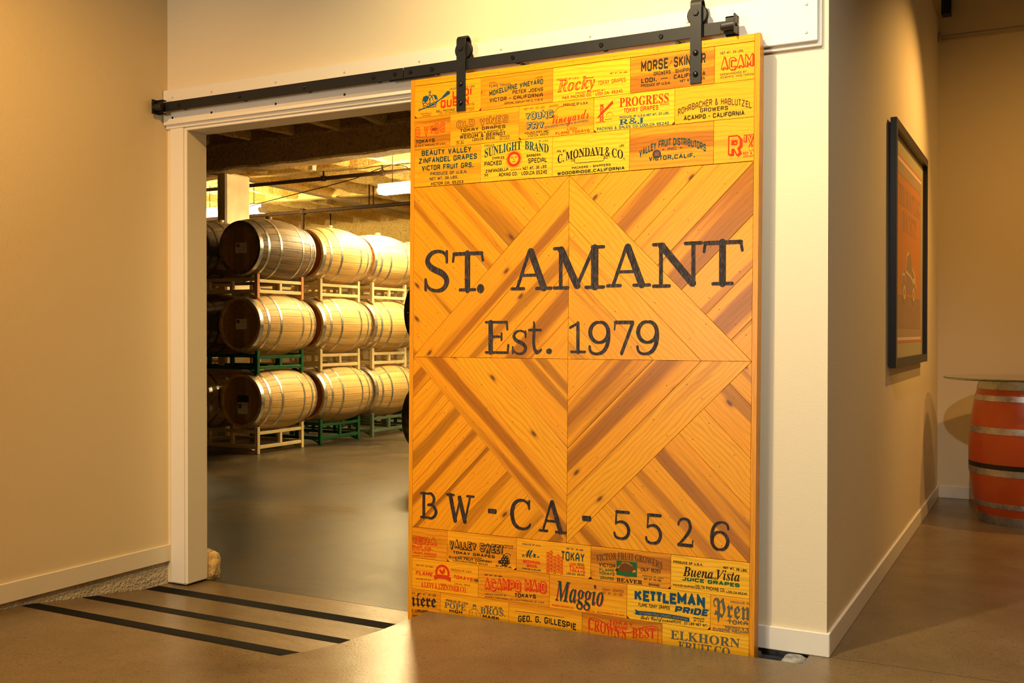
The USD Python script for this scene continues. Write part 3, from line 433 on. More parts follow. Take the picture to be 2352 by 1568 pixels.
# square-shouldered stencil alphabet drawn with strokes on a 4 x 6 grid
STROKES = {
 'Ab': [[(0, 0), (2.2, 6), (4.4, 0)], [(.8, 2), (3.6, 2)]],
 'A': [[(0, 0), (0, 4), (2, 6), (4, 4), (4, 0)], [(0, 2.2), (4, 2.2)]], 'B': [[(0, 0), (0, 6), (3, 6), (4, 5.2), (4, 3.9), (3, 3.1), (0, 3.1)], [(3, 3.1), (4, 2.4), (4, .8), (3.2, 0), (0, 0)]],
 'C': [[(4, 4.6), (4, 5.2), (3.2, 6), (.8, 6), (0, 5.2), (0, .8), (.8, 0), (3.2, 0), (4, .8), (4, 1.4)]], 'D': [[(0, 0), (0, 6), (3, 6), (4, 5), (4, 1), (3, 0), (0, 0)]],
 'E': [[(4, 6), (0, 6), (0, 0), (4, 0)], [(0, 3.1), (3.2, 3.1)]], 'F': [[(4, 6), (0, 6), (0, 0)], [(0, 3.1), (3.2, 3.1)]], 'G': [[(4, 4.8), (4, 5.2), (3.2, 6), (.8, 6), (0, 5.2), (0, .8), (.8, 0), (3.2, 0), (4, .8), (4, 2.8), (2.4, 2.8)]],
 'H': [[(0, 0), (0, 6)], [(4, 0), (4, 6)], [(0, 3.1), (4, 3.1)]], 'I': [[(0, 0), (0, 6)]], 'J': [[(3.6, 6), (3.6, .8), (2.8, 0), (.8, 0), (0, .8), (0, 1.6)]], 'K': [[(0, 0), (0, 6)], [(4, 6), (.2, 2.8)], [(1.5, 3.8), (4, 0)]],
 'L': [[(0, 6), (0, 0), (3.6, 0)]], 'M': [[(0, 0), (0, 6), (2.4, 2.4), (4.8, 6), (4.8, 0)]], 'N': [[(0, 0), (0, 6), (4, 0), (4, 6)]], 'O': [[(.8, 0), (0, .8), (0, 5.2), (.8, 6), (3.2, 6), (4, 5.2), (4, .8), (3.2, 0), (.8, 0)]],
 'P': [[(0, 0), (0, 6), (3.2, 6), (4, 5.2), (4, 3.4), (3.2, 2.7), (0, 2.7)]], 'Q': [[(.8, 0), (0, .8), (0, 5.2), (.8, 6), (3.2, 6), (4, 5.2), (4, .8), (3.2, 0), (.8, 0)], [(2.4, 1.6), (4.2, -.4)]], 'R': [[(0, 0), (0, 6), (3.2, 6), (4, 5.2), (4, 3.6), (3.2, 2.9), (0, 2.9)], [(2.2, 2.9), (4, 0)]],
 'S': [[(4, 4.6), (4, 5.2), (3.2, 6), (.8, 6), (0, 5.2), (0, 3.9), (.8, 3.2), (3.2, 2.9), (4, 2.2), (4, .8), (3.2, 0), (.8, 0), (0, .8), (0, 1.4)]], 'T': [[(0, 6), (4, 6)], [(2, 6), (2, 0)]], 'U': [[(0, 6), (0, .8), (.8, 0), (3.2, 0), (4, .8), (4, 6)]],
 'V': [[(0, 6), (2, 0), (4, 6)]], 'W': [[(0, 6), (1.3, 0), (2.8, 5), (4.3, 0), (5.6, 6)]], 'X': [[(0, 0), (4, 6)], [(0, 6), (4, 0)]], 'Y': [[(0, 6), (2, 3), (4, 6)], [(2, 3), (2, 0)]], 'Z': [[(0, 6), (4, 6), (0, 0), (4, 0)]],
 '0': [[(.8, 0), (0, .8), (0, 5.2), (.8, 6), (2.8, 6), (3.6, 5.2), (3.6, .8), (2.8, 0), (.8, 0)]], '1': [[(0, 4.8), (1.2, 6), (1.2, 0)]], '2': [[(0, 4.6), (0, 5.2), (.8, 6), (2.8, 6), (3.6, 5.2), (3.6, 3.8), (0, 0), (3.6, 0)]], '3': [[(0, 5.2), (.8, 6), (2.8, 6), (3.6, 5.2), (3.6, 3.8), (2.8, 3.1), (1.2, 3.1)], [(2.8, 3.1), (3.6, 2.4), (3.6, .8), (2.8, 0), (.8, 0), (0, .8)]],
 '4': [[(2.8, 0), (2.8, 6), (0, 2), (3.8, 2)]], '5': [[(3.6, 6), (0, 6), (0, 3.4), (2.8, 3.4), (3.6, 2.6), (3.6, .8), (2.8, 0), (.8, 0), (0, .8)]], '6': [[(3.6, 5.2), (2.8, 6), (.8, 6), (0, 5.2), (0, .8), (.8, 0), (2.8, 0), (3.6, .8), (3.6, 2.6), (2.8, 3.3), (0, 3.3)]],
 '8': [[(.8, 3.1), (0, 3.9), (0, 5.2), (.8, 6), (2.8, 6), (3.6, 5.2), (3.6, 3.9), (2.8, 3.1), (.8, 3.1), (0, 2.4), (0, .8), (.8, 0), (2.8, 0), (3.6, .8), (3.6, 2.4), (2.8, 3.1)]], '9': [[(0, .8), (.8, 0), (2.8, 0), (3.6, .8), (3.6, 5.2), (2.8, 6), (.8, 6), (0, 5.2), (0, 3.5), (.8, 2.8), (3.6, 2.8)]],
 '7': [[(0, 6), (3.6, 6), (1.2, 0)]], '&': [[(4.2, 0), (.6, 4.6), (.9, 5.8), (2.1, 6), (2.6, 5), (.2, 2), (0, .9), (.9, 0), (2.4, 0), (4.2, 2.4)]], '.': [[(0, .05), (.35, .05)]], ',': [[(.3, .4), (0, -.9)]], '-': [[(0, 2.9), (2.4, 2.9)]], "'": [[(0, 6), (0, 4.6)]], '/': [[(0, 2.8), (.5, 2.8)]], '=': [[(0, 3.6), (3, 3.6)], [(0, 2), (3, 2)]]}
def stroke_glyph(ch, w):
    """cap height 1; w stroke width as a share of it"""
    if ch == ' ' or ch not in STROKES: return None, .38
    s = (1 - w) / 6.; g = unary_union([LineString([(x * s, y * s + w / 2) for x, y in pl]).buffer(w / 2, cap_style='flat' if ch not in '.,' else 'square', join_style='mitre', mitre_limit=2) for pl in (STROKES['Ab'] if ch == 'A' and w > .16 else STROKES[ch])])
    x0, _, x1, _ = g.bounds; return affinity.translate(g, -x0, 0), x1 - x0
def line_shapes(text, style):
    """[(polygon with origin at baseline-left, x offset)], total width; cap height 1"""
    out, x = [], 0.
    if style[0] in 'sICF':
        for ch in text:
            if ch == ' ': x += .30; continue
            key = {'s': 'S', 'I': 'I', 'C': 'C', 'F': 'F'}[style[0]] + ch
            if key in GLYPHS:
                g, adv = glyph(key); out.append((g, x)); x += adv + .015
            else:
                g, a = stroke_glyph(ch, .14); 
                if g is not None: out.append((g, x + .04))
                x += a + .10
        return out, x
    w = {'b': .19, 'm': .16, 't': .115, 'o': .26, 'O': .27, 'B': .25}[style[0]]; gap = {'b': .17, 'm': .19, 't': .2, 'o': .12, 'O': .10, 'B': .10}[style[0]]
    for ch in text:
        g, a = stroke_glyph(ch, w)
        if g is not None: out.append((g, x))
        x += a + gap
    return out, x - gap
def typeset(text, x0, z0, x1, z1, h, style, bulge=0., clip=None):
    """polygons in the door's own (x, z) plane"""
    shp, W = line_shapes(text, style); sx = (x1 - x0) / W; res = []
    slant = .22 if style.endswith('i') else 0
    for g, ox in shp:
        gx = affinity.affine_transform(g, [sx, slant * h, 0, h, 0, 0]); t = (ox * sx + (g.bounds[0] + g.bounds[2]) / 2 * sx) / (x1 - x0)
        zz = z0 + (z1 - z0) * t + bulge * (1 - (2 * t - 1) ** 2)
        if style[0] == 'F': gx = gx.buffer(.0003)
        gx = affinity.translate(gx, x0 + ox * sx, zz)
        if bulge:
            sl = ((z1 - z0) - bulge * 4 * (2 * t - 1)) / (x1 - x0); cx = x0 + t * (x1 - x0)
            gx = affinity.affine_transform(gx, [1, 0, sl, 1, 0, -sl * cx])
        res.append(gx)
    g = unary_union(res); q = h * .055
    if style[0] == 'O':
        sh = affinity.translate(g, h * .07, -h * .05).difference(g); g = unary_union([g.difference(g.buffer(-max(q, .0011), join_style='mitre')), sh.buffer(0)])
    elif style[0] == 'o' or style == 'Io': g = g.difference(g.buffer(-max(q, .0011), join_style='mitre'))
    if clip is not None: g = g.intersection(clip)
    return g.simplify(.00008)
# ------------------------------------------------------------------ the barn door
def sk(x, z): return x + .0072 * (z - 1.09)          # the door hangs very slightly out of square
def skew(mesh):
    v, f = mesh; v = np.array(v); v[:, 0] = sk(v[:, 0], v[:, 2]); return v, f
YF, YB = -.100, -.041
DX0, DX1, DXi0, DXi1 = -1.7825, -.2375, -1.7625, -.2565
door = thing('barn_door', 'tall sliding barn door clad in orange pine planks and stencilled fruit crate ends', 'barn door', trans(-1.01, -.07, -.085))
part('core_panel', skew(box(DX0 + .004, DX1 - .004, YB, -.0845, -.083, 2.308)), 'door_core', door)
def wframe(c, ang, k):
    """frame for a board: x along the grain, y across, z out of the door; a large offset per board moves the grain pattern"""
    ux = np.array([math.cos(ang), 0, math.sin(ang)]); uy = np.array([math.sin(ang), 0, -math.cos(ang)]); uz = np.cross(ux, uy)
    o = np.array([c[0], YF, c[1]]); r = random.Random(1000 + k); off = ux * r.uniform(-40, 40) + uy * r.uniform(-40, 40) + uz * 0
    return frame(ux, uy, uz, o - off)
def slab_piece(poly, y0=YF, depth=.0155, gap=.0006, bev=.0007):
    """board with a small chamfer round its face"""
    p = poly.buffer(-gap, join_style='mitre'); q = p.buffer(-bev, join_style='mitre')
    p = shapely.geometry.polygon.orient(p.simplify(1e-6)); q = shapely.geometry.polygon.orient(q.simplify(1e-6))
    a, b_ = np.array(p.exterior.coords[:-1]), np.array(q.exterior.coords[:-1])
    if len(a) != len(b_): return ext_xz(p, y0, depth)
    b_ = np.array([b_[np.argmin(((b_ - t) ** 2).sum(1))] for t in a])
    rings = [[(x, y0 + depth, z) for x, z in a], [(x, y0 + bev * .7, z) for x, z in a], [(x, y0, z) for x, z in b_]]
    return loft(rings)
# frame of the door
part('edge_stile', skew(ext_yz(Polygon([(YF, -.085), (YB, -.085), (YB, 2.312), (YF, 2.312)]), DX0, .0200)), 'door_edge', door, W=wframe((DX0, 1.1), PI / 2, 1))
part('edge_stile', skew(ext_yz(Polygon([(YF, -.085), (YB, -.085), (YB, 2.262), (YB - .006, 2.285), (YB - .02, 2.303), (YB - .036, 2.313), (YF, 2.313)]), DXi1 + .0006, DX1 - DXi1)), 'door_edge', door, W=wframe((DX1, 1.1), PI / 2, 2))
part('top_strip', skew(slab_piece(sbox(DXi0, 2.284, DXi1, 2.312), depth=.055)), 'plank_clear', door, W=wframe((-1, 2.3), 0, 3))
part('bottom_strip', skew(slab_piece(sbox(DXi0, -.085, DXi1, -.070), depth=.055)), 'plank_clear', door, W=wframe((-1, -.08), 0, 4))
# herringbone field: four quarters of a diamond, each with planks inside and outside of it
ZT, ZM, ZB, XC = 1.838, 1.0925, .3405, -1.0105
hole_pts = []; kk = 10
def field(region, ang, c0, offs, mats):
    """region polygon cut into planks running at ang; offs: seam positions across the grain, measured from c0"""
    global kk
    ux, uy = np.array([math.cos(ang), math.sin(ang)]), np.array([-math.sin(ang), math.cos(ang)])
    for n, (a, b_) in enumerate(zip(offs[:-1], offs[1:])):
        s = Polygon([c0 + ux * u + uy * w for u, w in ((-3, a), (3, a), (3, b_), (-3, b_))]); p = region.intersection(s)
        if p.is_empty or p.area < 2e-4 or p.geom_type != 'Polygon': continue
        kk += 1; c = np.array(p.centroid.coords[0])
        part('plank', skew(slab_piece(p, y0=YF + random.Random(kk).uniform(0, .0007))), mats[n % len(mats)], door, W=wframe(c, ang, kk))
        e = np.array(p.minimum_rotated_rectangle.exterior.coords); q = p.buffer(-.022)
        if q.is_empty: continue
        proj = [(np.array(t) - c) @ ux for t in p.exterior.coords]; lo, hi = min(proj), max(proj); r = random.Random(500 + kk); m = (a + b_) / 2; base = c0 + ux * ((c - c0) @ ux)
        for u in np.unique(np.round(np.r_[lo + .05, hi - .05, np.arange(lo + .2, hi - .1, .21)], 3)):
            for w in (a + .028, b_ - .028):
                t = base + ux * (u + r.uniform(-.012, .012)) + uy * (w + r.uniform(-.008, .008))
                if q.contains(Point(t)): hole_pts.append(t)
D45 = PI / 4; P_ = .1372
ap_t, ap_b, lm, rm, ct = (XC, ZM + .7465), (XC, ZB), (DXi0, ZM), (DXi1, ZM), (XC, ZM)
UL_in, UR_in = Polygon([ct, (XC, ZT), lm]), Polygon([ct, rm, (XC, ZT)])
LL_in, LR_in = Polygon([ct, lm, (XC, ZB)]), Polygon([ct, (XC, ZB), rm])
UL_out, UR_out = Polygon([lm, (XC, ZT), (DXi0, ZT)]), Polygon([rm, (DXi1, ZT), (XC, ZT)])
LL_out, LR_out = Polygon([lm, (DXi0, ZB), (XC, ZB)]), Polygon([rm, (XC, ZB), (DXi1, ZB)])
A_ = ['plank_pine', 'plank_clear', 'plank_heart', 'plank_knotty']
lmA, rmA = np.array(lm), np.array(rm)
# inside: seams parallel to the diamond's edge
dn = lambda s: [s * P_ * k for k in (0, 1, 2, 3, 4)]
field(UL_in, D45, lmA, sorted(dn(-1)), ['plank_pine', 'plank_heart', 'plank_pine', 'plank_heart'])
field(UR_in, -D45, rmA, sorted(dn(-1)), ['plank_clear', 'plank_pine', 'plank_clear', 'plank_clear'])
field(LL_in, -D45, lmA, sorted(dn(1)), ['plank_heart', 'plank_clear', 'plank_pine', 'plank_pine'])
field(LR_in, D45, rmA, sorted(dn(1)), ['plank_clear', 'plank_heart', 'plank_heart', 'plank_pine'])
# outside: seams square to the edge; offsets of x+z or x-z read along the wall
c0 = lmA; s2 = math.sqrt(2)
ULv = [(.076 - (c0[0] + c0[1]) + .1955 * k) / s2 for k in range(-6, 6)]
field(UL_out, -D45, c0, sorted(ULv), ['plank_pine', 'plank_knotty', 'plank_pine', 'plank_knotty', 'plank_pine'])
c0 = rmA; URv = [((2.092 - (c0[1] - c0[0])) + .1945 * k) / s2 for k in range(-9, 8)]
field(UR_out, D45, c0, sorted(URv), ['plank_heart', 'plank_pine', 'plank_heart', 'plank_knotty'])
c0 = lmA; LLv = [((2.289 - (c0[1] - c0[0])) + .1925 * k) / s2 for k in range(-9, 9)]
field(LL_out, D45, c0, sorted(LLv), ['plank_heart', 'plank_pine', 'plank_knotty', 'plank_heart'])
c0 = rmA; LRv = [((-.117 - (c0[0] + c0[1])) + .1963 * k) / s2 for k in range(-9, 9)]
field(LR_out, -D45, c0, sorted(LRv), ['plank_pine', 'plank_knotty', 'plank_heart', 'plank_clear'])
for x in np.arange(-1.70, -.28, .178): hole_pts.append((x + .01 * math.sin(x * 40), 2.297))
holes = []
for x, z in hole_pts:
    t = np.arange(6) * PI / 3; holes.append(loft([[(x + .0019 * math.cos(u), YF + .0004, z + .0019 * math.sin(u)) for u in t], [(x + .0019 * math.cos(u), YF - .0005, z + .0019 * math.sin(u)) for u in t]]))
part('nail_head', skew(cat_mesh(holes)), 'door_core', door, kind='stuff', label='small dark nail heads dotted over the planks')

# ---- crate ends
plain('knot_wood', (.16, .045, .008), .45, vary=.6, vscale=160); plain('knot_ring', (.03, .010, .004), .5)
B_X = {'queen': (0, DXi0, -1.4265), 'mokel': (0, -1.4265, -1.0878), 'rocky': (0, -1.0878, -.7487), 'morse': (0, -.7487, -.4094), 'acam': (0, -.4094, DXi1),
       'vyds': (1, DXi0, -1.579), 'oldv': (1, -1.579, -1.2434), 'fry': (1, -1.2434, -.9041), 'prog': (1, -.9041, -.5652), 'rohr': (1, -.5652, DXi1),
       'beauty': (2, DXi0, -1.4262), 'sun': (2, -1.4262, -1.0874), 'mond': (2, -1.0874, -.750), 'valf': (2, -.750, -.4103), 'riv': (2, -.4103, DXi1),
       'viera': (3, DXi0, -1.581), 'sweet': (3, -1.581, -1.2414), 'mrtok': (3, -1.2414, -.9024), 'vicf': (3, -.9024, -.5648), 'buena': (3, -.5648, DXi1),
       'flame': (4, DXi0, -1.425), 'maid': (4, -1.425, -1.0863), 'magg': (4, -1.0863, -.7453), 'kett': (4, -.7453, -.4055), 'prem': (4, -.4055, DXi1),
       'niere': (5, DXi0, -1.6145), 'pope': (5, -1.6145, -1.2762), 'geo': (5, -1.2762, -.9382), 'crown': (5, -.9382, -.5975), 'elk': (5, -.5975, DXi1)}
B_Z = [(2.143, 2.2835), (2.003, 2.143), (1.839, 2.003), (.2035, .3400), (.0665, .2035), (-.0695, .0665)]
B_MAT = dict(queen='crate_gold', mokel='crate_amber', rocky='crate_yellow', morse='crate_amber', acam='crate_gold', vyds='crate_amber', oldv='crate_gold', fry='crate_gold', prog='crate_yellow', rohr='crate_gold', beauty='crate_gold', sun='crate_yellow', mond='crate_yellow', valf='crate_amber', riv='crate_gold',
             viera='crate_amber', sweet='crate_gold', mrtok='crate_gold', vicf='crate_amber', buena='crate_yellow', flame='crate_gold', maid='crate_amber', magg='crate_gold', kett='crate_yellow', prem='crate_gold', niere='crate_amber', pope='crate_gold', geo='crate_gold', crown='crate_amber', elk='crate_yellow')
B_CUT = dict(queen='lr', fry='l', prog='lr', sweet='lr', mrtok='r', vicf='lr', kett='lr')
B_LAB = dict(queen='crate end with a blue crown and red lettering', sun='crate end with a red smiling sun', prog='crate end with a red bridge tower and lettering', mrtok='crate end with red grape rings and teal script', vicf='crate end with a green framed beaver', flame='crate end with a red rooster roundel', sweet='crate end with outlined lettering and a bunch of grapes', mond='pale yellow crate end with black serif lettering', kett='pale crate end with bold blue lettering and a blue ribbon', valf='dark amber crate end with arched teal lettering and a big knot',
             magg='crate end with blue script shadowed in red', riv='crate end with a large outlined red letter', crown='crate end with lettering in a curved red frame', pope='crate end with grey serif lettering and a figure', buena='crate end with black script and green lettering', niere='crate end with black blackletter writing', prem='crate end with grey blackletter writing', fry='crate end with outlined blue lettering and red script', beauty='crate end with five lines of teal lettering', rocky='bright yellow crate end with red lettering')
ROWS = [
('queen','LODI',-1.567,2.212,-1.473,2.216,0.0317,'b','red',0.0),
('queen','QUEEN',-1.627,2.174,-1.486,2.18,0.0345,'b','red',0.0),
('queen','UNION NET 23 LBS.',-1.583,2.249,-1.455,2.248,0.0068,'t','blue',0.0),
('queen','R&J PACKING',-1.649,2.157,-1.556,2.157,0.01,'t','dark',0.0),
('queen','LODI CA 95240',-1.638,2.148,-1.551,2.148,0.0059,'t','rust',0.0),
('queen','TOKAYS',-1.52,2.17,-1.459,2.171,0.0108,'t','rust',0.0),
('queen','PRODUCE',-1.506,2.158,-1.459,2.157,0.0063,'t','rust',0.0),
('queen','OF U.S.A.',-1.504,2.149,-1.459,2.149,0.0063,'t','rust',0.0),
('queen','PACKERS &',-1.73,2.157,-1.675,2.156,0.0046,'t','rust',0.0),
('queen','SHIPPERS',-1.721,2.148,-1.677,2.148,0.0046,'t','rust',0.0),
('mokel','OPEN',-1.385,2.252,-1.352,2.252,0.0067,'t','rust',0.0),
('mokel','FLAME TOKAYS',-1.385,2.237,-1.284,2.235,0.0106,'t','teal',0.0),
('mokel','HERE',-1.166,2.249,-1.134,2.25,0.0065,'t','rust',0.0),
('mokel','MOKELUMNE VINEYARD',-1.385,2.199,-1.132,2.224,0.0211,'b','teal',0.006),
('mokel','PETER JOENS',-1.274,2.198,-1.132,2.196,0.014,'m','dark',0.0),
('mokel','VICTOR - CALIFORNIA',-1.384,2.176,-1.133,2.173,0.015,'m','dark',0.0),
('mokel','SPECIAL DISPLAY PAT.D. 11-16-16',-1.311,2.158,-1.133,2.156,0.0088,'t','dark',0.0),
('oldv','OLD VINES',-1.545,2.079,-1.293,2.082,0.0322,'o','brown',0.0),
('oldv','TOKAY GRAPES',-1.528,2.062,-1.307,2.06,0.0134,'m','dark',0.0),
('oldv','GROWN,PACKED & SHIPPED BY',-1.521,2.048,-1.315,2.048,0.0076,'t','dark',0.0),
('oldv','WEIGUM & BERNDT',-1.529,2.033,-1.307,2.03,0.0152,'m','dark',0.0),
('oldv','LODI,CA. 95240',-1.466,2.018,-1.358,2.018,0.0107,'m','dark',0.0),
('oldv','NET WT.',-1.547,2.019,-1.507,2.019,0.0059,'t','dark',0.0),
('oldv','23 LBS.',-1.545,2.011,-1.507,2.011,0.0059,'t','dark',0.0),
('oldv','PRODUCE',-1.334,2.021,-1.287,2.021,0.0062,'t','dark',0.0),
('oldv','OF U.S.A.',-1.334,2.011,-1.285,2.012,0.0062,'t','dark',0.0),
('vyds','PO VYDS',-1.787,2.058,-1.604,2.071,0.0424,'o','red',0.0),
('vyds','TOKAYS',-1.754,2.032,-1.657,2.032,0.0148,'b','dark',0.0),
('vyds','LODI,CALIF.-PRODUCE OF U.S.A.',-1.77,2.016,-1.601,2.017,0.0074,'t','dark',0.0),
('beauty','BEAUTY VALLEY',-1.724,1.975,-1.472,1.973,0.0237,'b','teal',0.0),
('beauty','ZINFANDEL GRAPES',-1.74,1.942,-1.444,1.942,0.0228,'b','teal',0.0),
('beauty','VICTOR FRUIT GRS.',-1.722,1.91,-1.461,1.907,0.0219,'b','teal',0.0),
('beauty','PRODUCE OF U.S.A.',-1.678,1.887,-1.491,1.884,0.0128,'m','teal',0.0),
('beauty','NET WT. 36 LBS.',-1.681,1.866,-1.537,1.865,0.0119,'m','teal',0.0),
('beauty','VICTOR CA. 95253',-1.675,1.844,-1.511,1.843,0.0119,'m','dark',0.0),
('fry','NET WT. 23 LBS.',-1.219,2.125,-1.121,2.124,0.0078,'t','rust',0.0),
('fry','GRAPES',-1.104,2.124,-1.063,2.125,0.0073,'t','rust',0.0),
('fry','PRODUCE OF U.S.A.',-1.04,2.123,-0.929,2.121,0.009,'m','dark',0.0),
('fry','YOUNG',-1.213,2.083,-1.085,2.083,0.0313,'O','blue',0.0),
('fry','FRY',-1.206,2.04,-1.126,2.041,0.0314,'O','blue',0.0),
('fry','YOUNG-FRY,INC.',-1.216,2.023,-1.101,2.023,0.0096,'m','dark',0.0),
('fry','LODI,CA. 95240',-1.199,2.012,-1.106,2.012,0.0087,'t','dark',0.0),
('fry','Vineyards',-1.099,2.053,-0.924,2.064,0.0428,'C','red',0.0),
('fry','GROWERS-PACKERS-SHIPPERS',-1.123,2.04,-0.928,2.05,0.0081,'t','blue',0.0),
('fry','LODI',-1.022,2.024,-0.978,2.023,0.0086,'m','red',0.0),
('fry','FLAME TOKAYS',-1.073,2.009,-0.922,2.008,0.0111,'m','red',0.0),
('sun','PRODUCE',-1.408,1.989,-1.359,1.988,0.008,'t','teal',0.0),
('sun','OF U.S.A.',-1.151,1.986,-1.105,1.986,0.0069,'t','teal',0.0),
('sun','SUNLIGHT',-1.408,1.943,-1.23,1.964,0.0346,'s','teal',0.004),
('sun','BRAND',-1.215,1.964,-1.103,1.939,0.034,'s','teal',-0.001),
('sun','CHARLES',-1.369,1.933,-1.311,1.932,0.0098,'m','dark',0.0),
('sun','PACKED',-1.407,1.907,-1.324,1.907,0.0178,'m','dark',0.0),
('sun','BARBERA',-1.205,1.929,-1.142,1.929,0.0105,'m','dark',0.0),
('sun','SPECIAL',-1.198,1.903,-1.113,1.902,0.02,'m','dark',0.0),
('sun','ZINFANDELLA',-1.402,1.878,-1.292,1.88,0.0125,'m','dark',0.0),
('sun','GRAPES',-1.281,1.879,-1.231,1.879,0.0053,'t','red',0.0),
('sun','NET WT. 36 LBS',-1.223,1.877,-1.114,1.878,0.0122,'m','dark',0.0),
('sun','ACKING CO. / LODI,CA 95240',-1.336,1.858,-1.112,1.854,0.0149,'m','dark',0.0),
('sun','M',-1.405,1.859,-1.39,1.859,0.0152,'t','dark',0.0),
('rocky','PRODUCE OF U.S.A.',-1.07,2.228,-0.97,2.227,0.0077,'t','red',0.0),
('rocky','Rocky',-1.064,2.181,-0.896,2.184,0.0493,'Io','red',0.0),
('rocky','BRAND',-0.94,2.222,-0.907,2.222,0.0056,'m','red',0.0),
('rocky','TOKAY GRAPES',-0.887,2.191,-0.768,2.191,0.0167,'t','red',0.0),
('rocky','NET WT. 23 LBS.',-0.836,2.229,-0.76,2.226,0.0055,'m','red',0.0),
('rocky','PACKED & SHIPPED BY',-0.984,2.165,-0.858,2.165,0.007,'t','red',0.0),
('rocky','M&R PACKING CO. / LODI CA. 95240',-1.044,2.151,-0.782,2.151,0.0113,'m','red',0.0),
('mond','MIN. WT.',-1.066,1.937,-1.024,1.937,0.0086,'m','black',0.0),
('mond','C. MONDAVI & CO.',-1.064,1.891,-0.769,1.885,0.0332,'s','black',0.023),
('mond','LBS',-0.792,1.937,-0.773,1.937,0.0079,'m','black',0.0),
('mond','PACKERS - SHIPPERS',-0.999,1.864,-0.83,1.865,0.0087,'m','black',0.0),
('mond','WOODBRIDGE,CALIFORNIA',-1.064,1.844,-0.77,1.846,0.0122,'b','black',0.0),
('morse','MORSE',-0.704,2.22,-0.594,2.224,0.0319,'b','dark',0.0),
('morse','AND',-0.592,2.229,-0.577,2.248,0.0054,'t','dark',0.0),
('morse','SKINNER',-0.57,2.224,-0.444,2.224,0.0313,'b','dark',0.0),
('morse','GROWERS',-0.652,2.201,-0.583,2.201,0.0147,'m','dark',0.0),
('morse','SHIPPERS',-0.564,2.201,-0.472,2.201,0.0138,'m','dark',0.0),
('morse','LODI.',-0.703,2.178,-0.639,2.178,0.0179,'b','dark',0.0),
('morse','-',-0.622,2.181,-0.596,2.181,0.0116,'b','dark',0.0),
('morse','CALIFORNIA',-0.57,2.179,-0.444,2.179,0.0161,'b','dark',0.0),
('morse','PRODUCE OF U.S.A.',-0.704,2.162,-0.583,2.161,0.0109,'m','dark',0.0),
('morse','NET WT. 26 LBS.',-0.545,2.163,-0.444,2.164,0.0099,'m','dark',0.0),
('acam','NET WT. 26 LBS.',-0.387,2.25,-0.298,2.25,0.0082,'m','brown',0.0),
('acam','ACAMPO',-0.385,2.186,-0.202,2.187,0.0477,'O','red',0.0),
('acam','GROWN-PACKED BY',-0.386,2.17,-0.287,2.171,0.0075,'t','brown',0.0),
('acam','ACAMPO VINEYARDS-',-0.386,2.159,-0.255,2.158,0.0075,'t','brown',0.0),
('prog','PROGRESS',-0.794,2.094,-0.588,2.092,0.0344,'s','red',0.0),
('prog','BRAND',-0.624,2.083,-0.588,2.083,0.0062,'t','red',0.0),
('prog','TOKAY GRAPES',-0.775,2.069,-0.632,2.068,0.018,'m','red',0.0),
('prog','PRODUCE OF U.S.A./NET WT. 23 LBS.',-0.793,2.048,-0.587,2.046,0.0094,'m','blue',0.0),
('prog','R&J',-0.796,2.024,-0.689,2.022,0.0205,'s','blue',0.0),
('prog','PACKING & SALES CO./LODI,CA 95240',-0.89,2.01,-0.588,2.006,0.011,'m','blue',0.0),
('rohr','ROHRBACHER & HABLUTZEL',-0.552,2.036,-0.267,2.035,0.025,'m','brown',0.026),
('rohr','GROWERS',-0.464,2.04,-0.356,2.039,0.0151,'m','dark',0.0),
('rohr','ACAMPO - CALIFORNIA',-0.528,2.015,-0.293,2.013,0.0174,'b','dark',0.0),
('valf','VALLEY FRUIT DISTRIBUTORS',-0.708,1.887,-0.44,1.888,0.0286,'b','teal',0.036),
('valf','= INC =',-0.614,1.906,-0.535,1.907,0.0108,'t','teal',0.0),
('valf','VICTOR,CALIF.',-0.669,1.871,-0.483,1.871,0.017,'b','teal',0.0),
('riv','R',-0.354,1.856,-0.305,1.857,0.0843,'O','red',0.0),
('riv','IVIERA',-0.294,1.908,-0.162,1.908,0.0363,'O','red',0.0),
('riv','FRUIT CO.',-0.275,1.889,-0.21,1.889,0.0119,'b','red',0.0),
('riv','LODI,CA',-0.273,1.878,-0.221,1.878,0.0052,'t','red',0.0),
('riv','ROY & RUDY',-0.297,1.864,-0.228,1.865,0.0104,'m','red',0.0),
('riv','GROWERS',-0.296,1.856,-0.251,1.856,0.0052,'t','red',0.0),
('viera','VIERA',-1.792,0.266,-1.634,0.267,0.0334,'O','red',0.0),
('viera','FRUIT CO.',-1.777,0.248,-1.656,0.247,0.0127,'b','red',0.0),
('viera','LODI,CA 95240',-1.775,0.237,-1.667,0.239,0.0063,'t','red',0.0),
('viera','& RUDY MAGGIO',-1.771,0.223,-1.635,0.225,0.0091,'m','red',0.0),
('viera','GROWERS & SHIPPERS',-1.775,0.211,-1.64,0.215,0.0056,'t','red',0.0),
('sweet','VALLEY SWEET',-1.569,0.265,-1.304,0.267,0.0369,'O','dark',0.0),
('sweet','TOKAY GRAPES',-1.55,0.244,-1.344,0.244,0.0116,'b','dark',0.0),
('sweet','GROWER-SHIPPER',-1.52,0.231,-1.407,0.234,0.0048,'t','dark',0.0),
('sweet','RIVIERA FRUIT COMPANY',-1.571,0.22,-1.357,0.221,0.011,'m','dark',0.0),
('sweet','LODI,CALIFORNIA 95240',-1.55,0.211,-1.378,0.21,0.0068,'t','dark',0.0),
('sweet','PRODUCE',-1.298,0.3,-1.255,0.301,0.0057,'t','dark',0.0),
('sweet','OF U.S.A.',-1.297,0.291,-1.256,0.292,0.0054,'t','dark',0.0),
('sweet','NET WT. 23 LBS.',-1.339,0.21,-1.262,0.21,0.0067,'m','dark',0.0),
('mrtok','PRODUCE OF U.S.A.',-1.213,0.315,-1.126,0.316,0.0056,'t','teal',0.0),
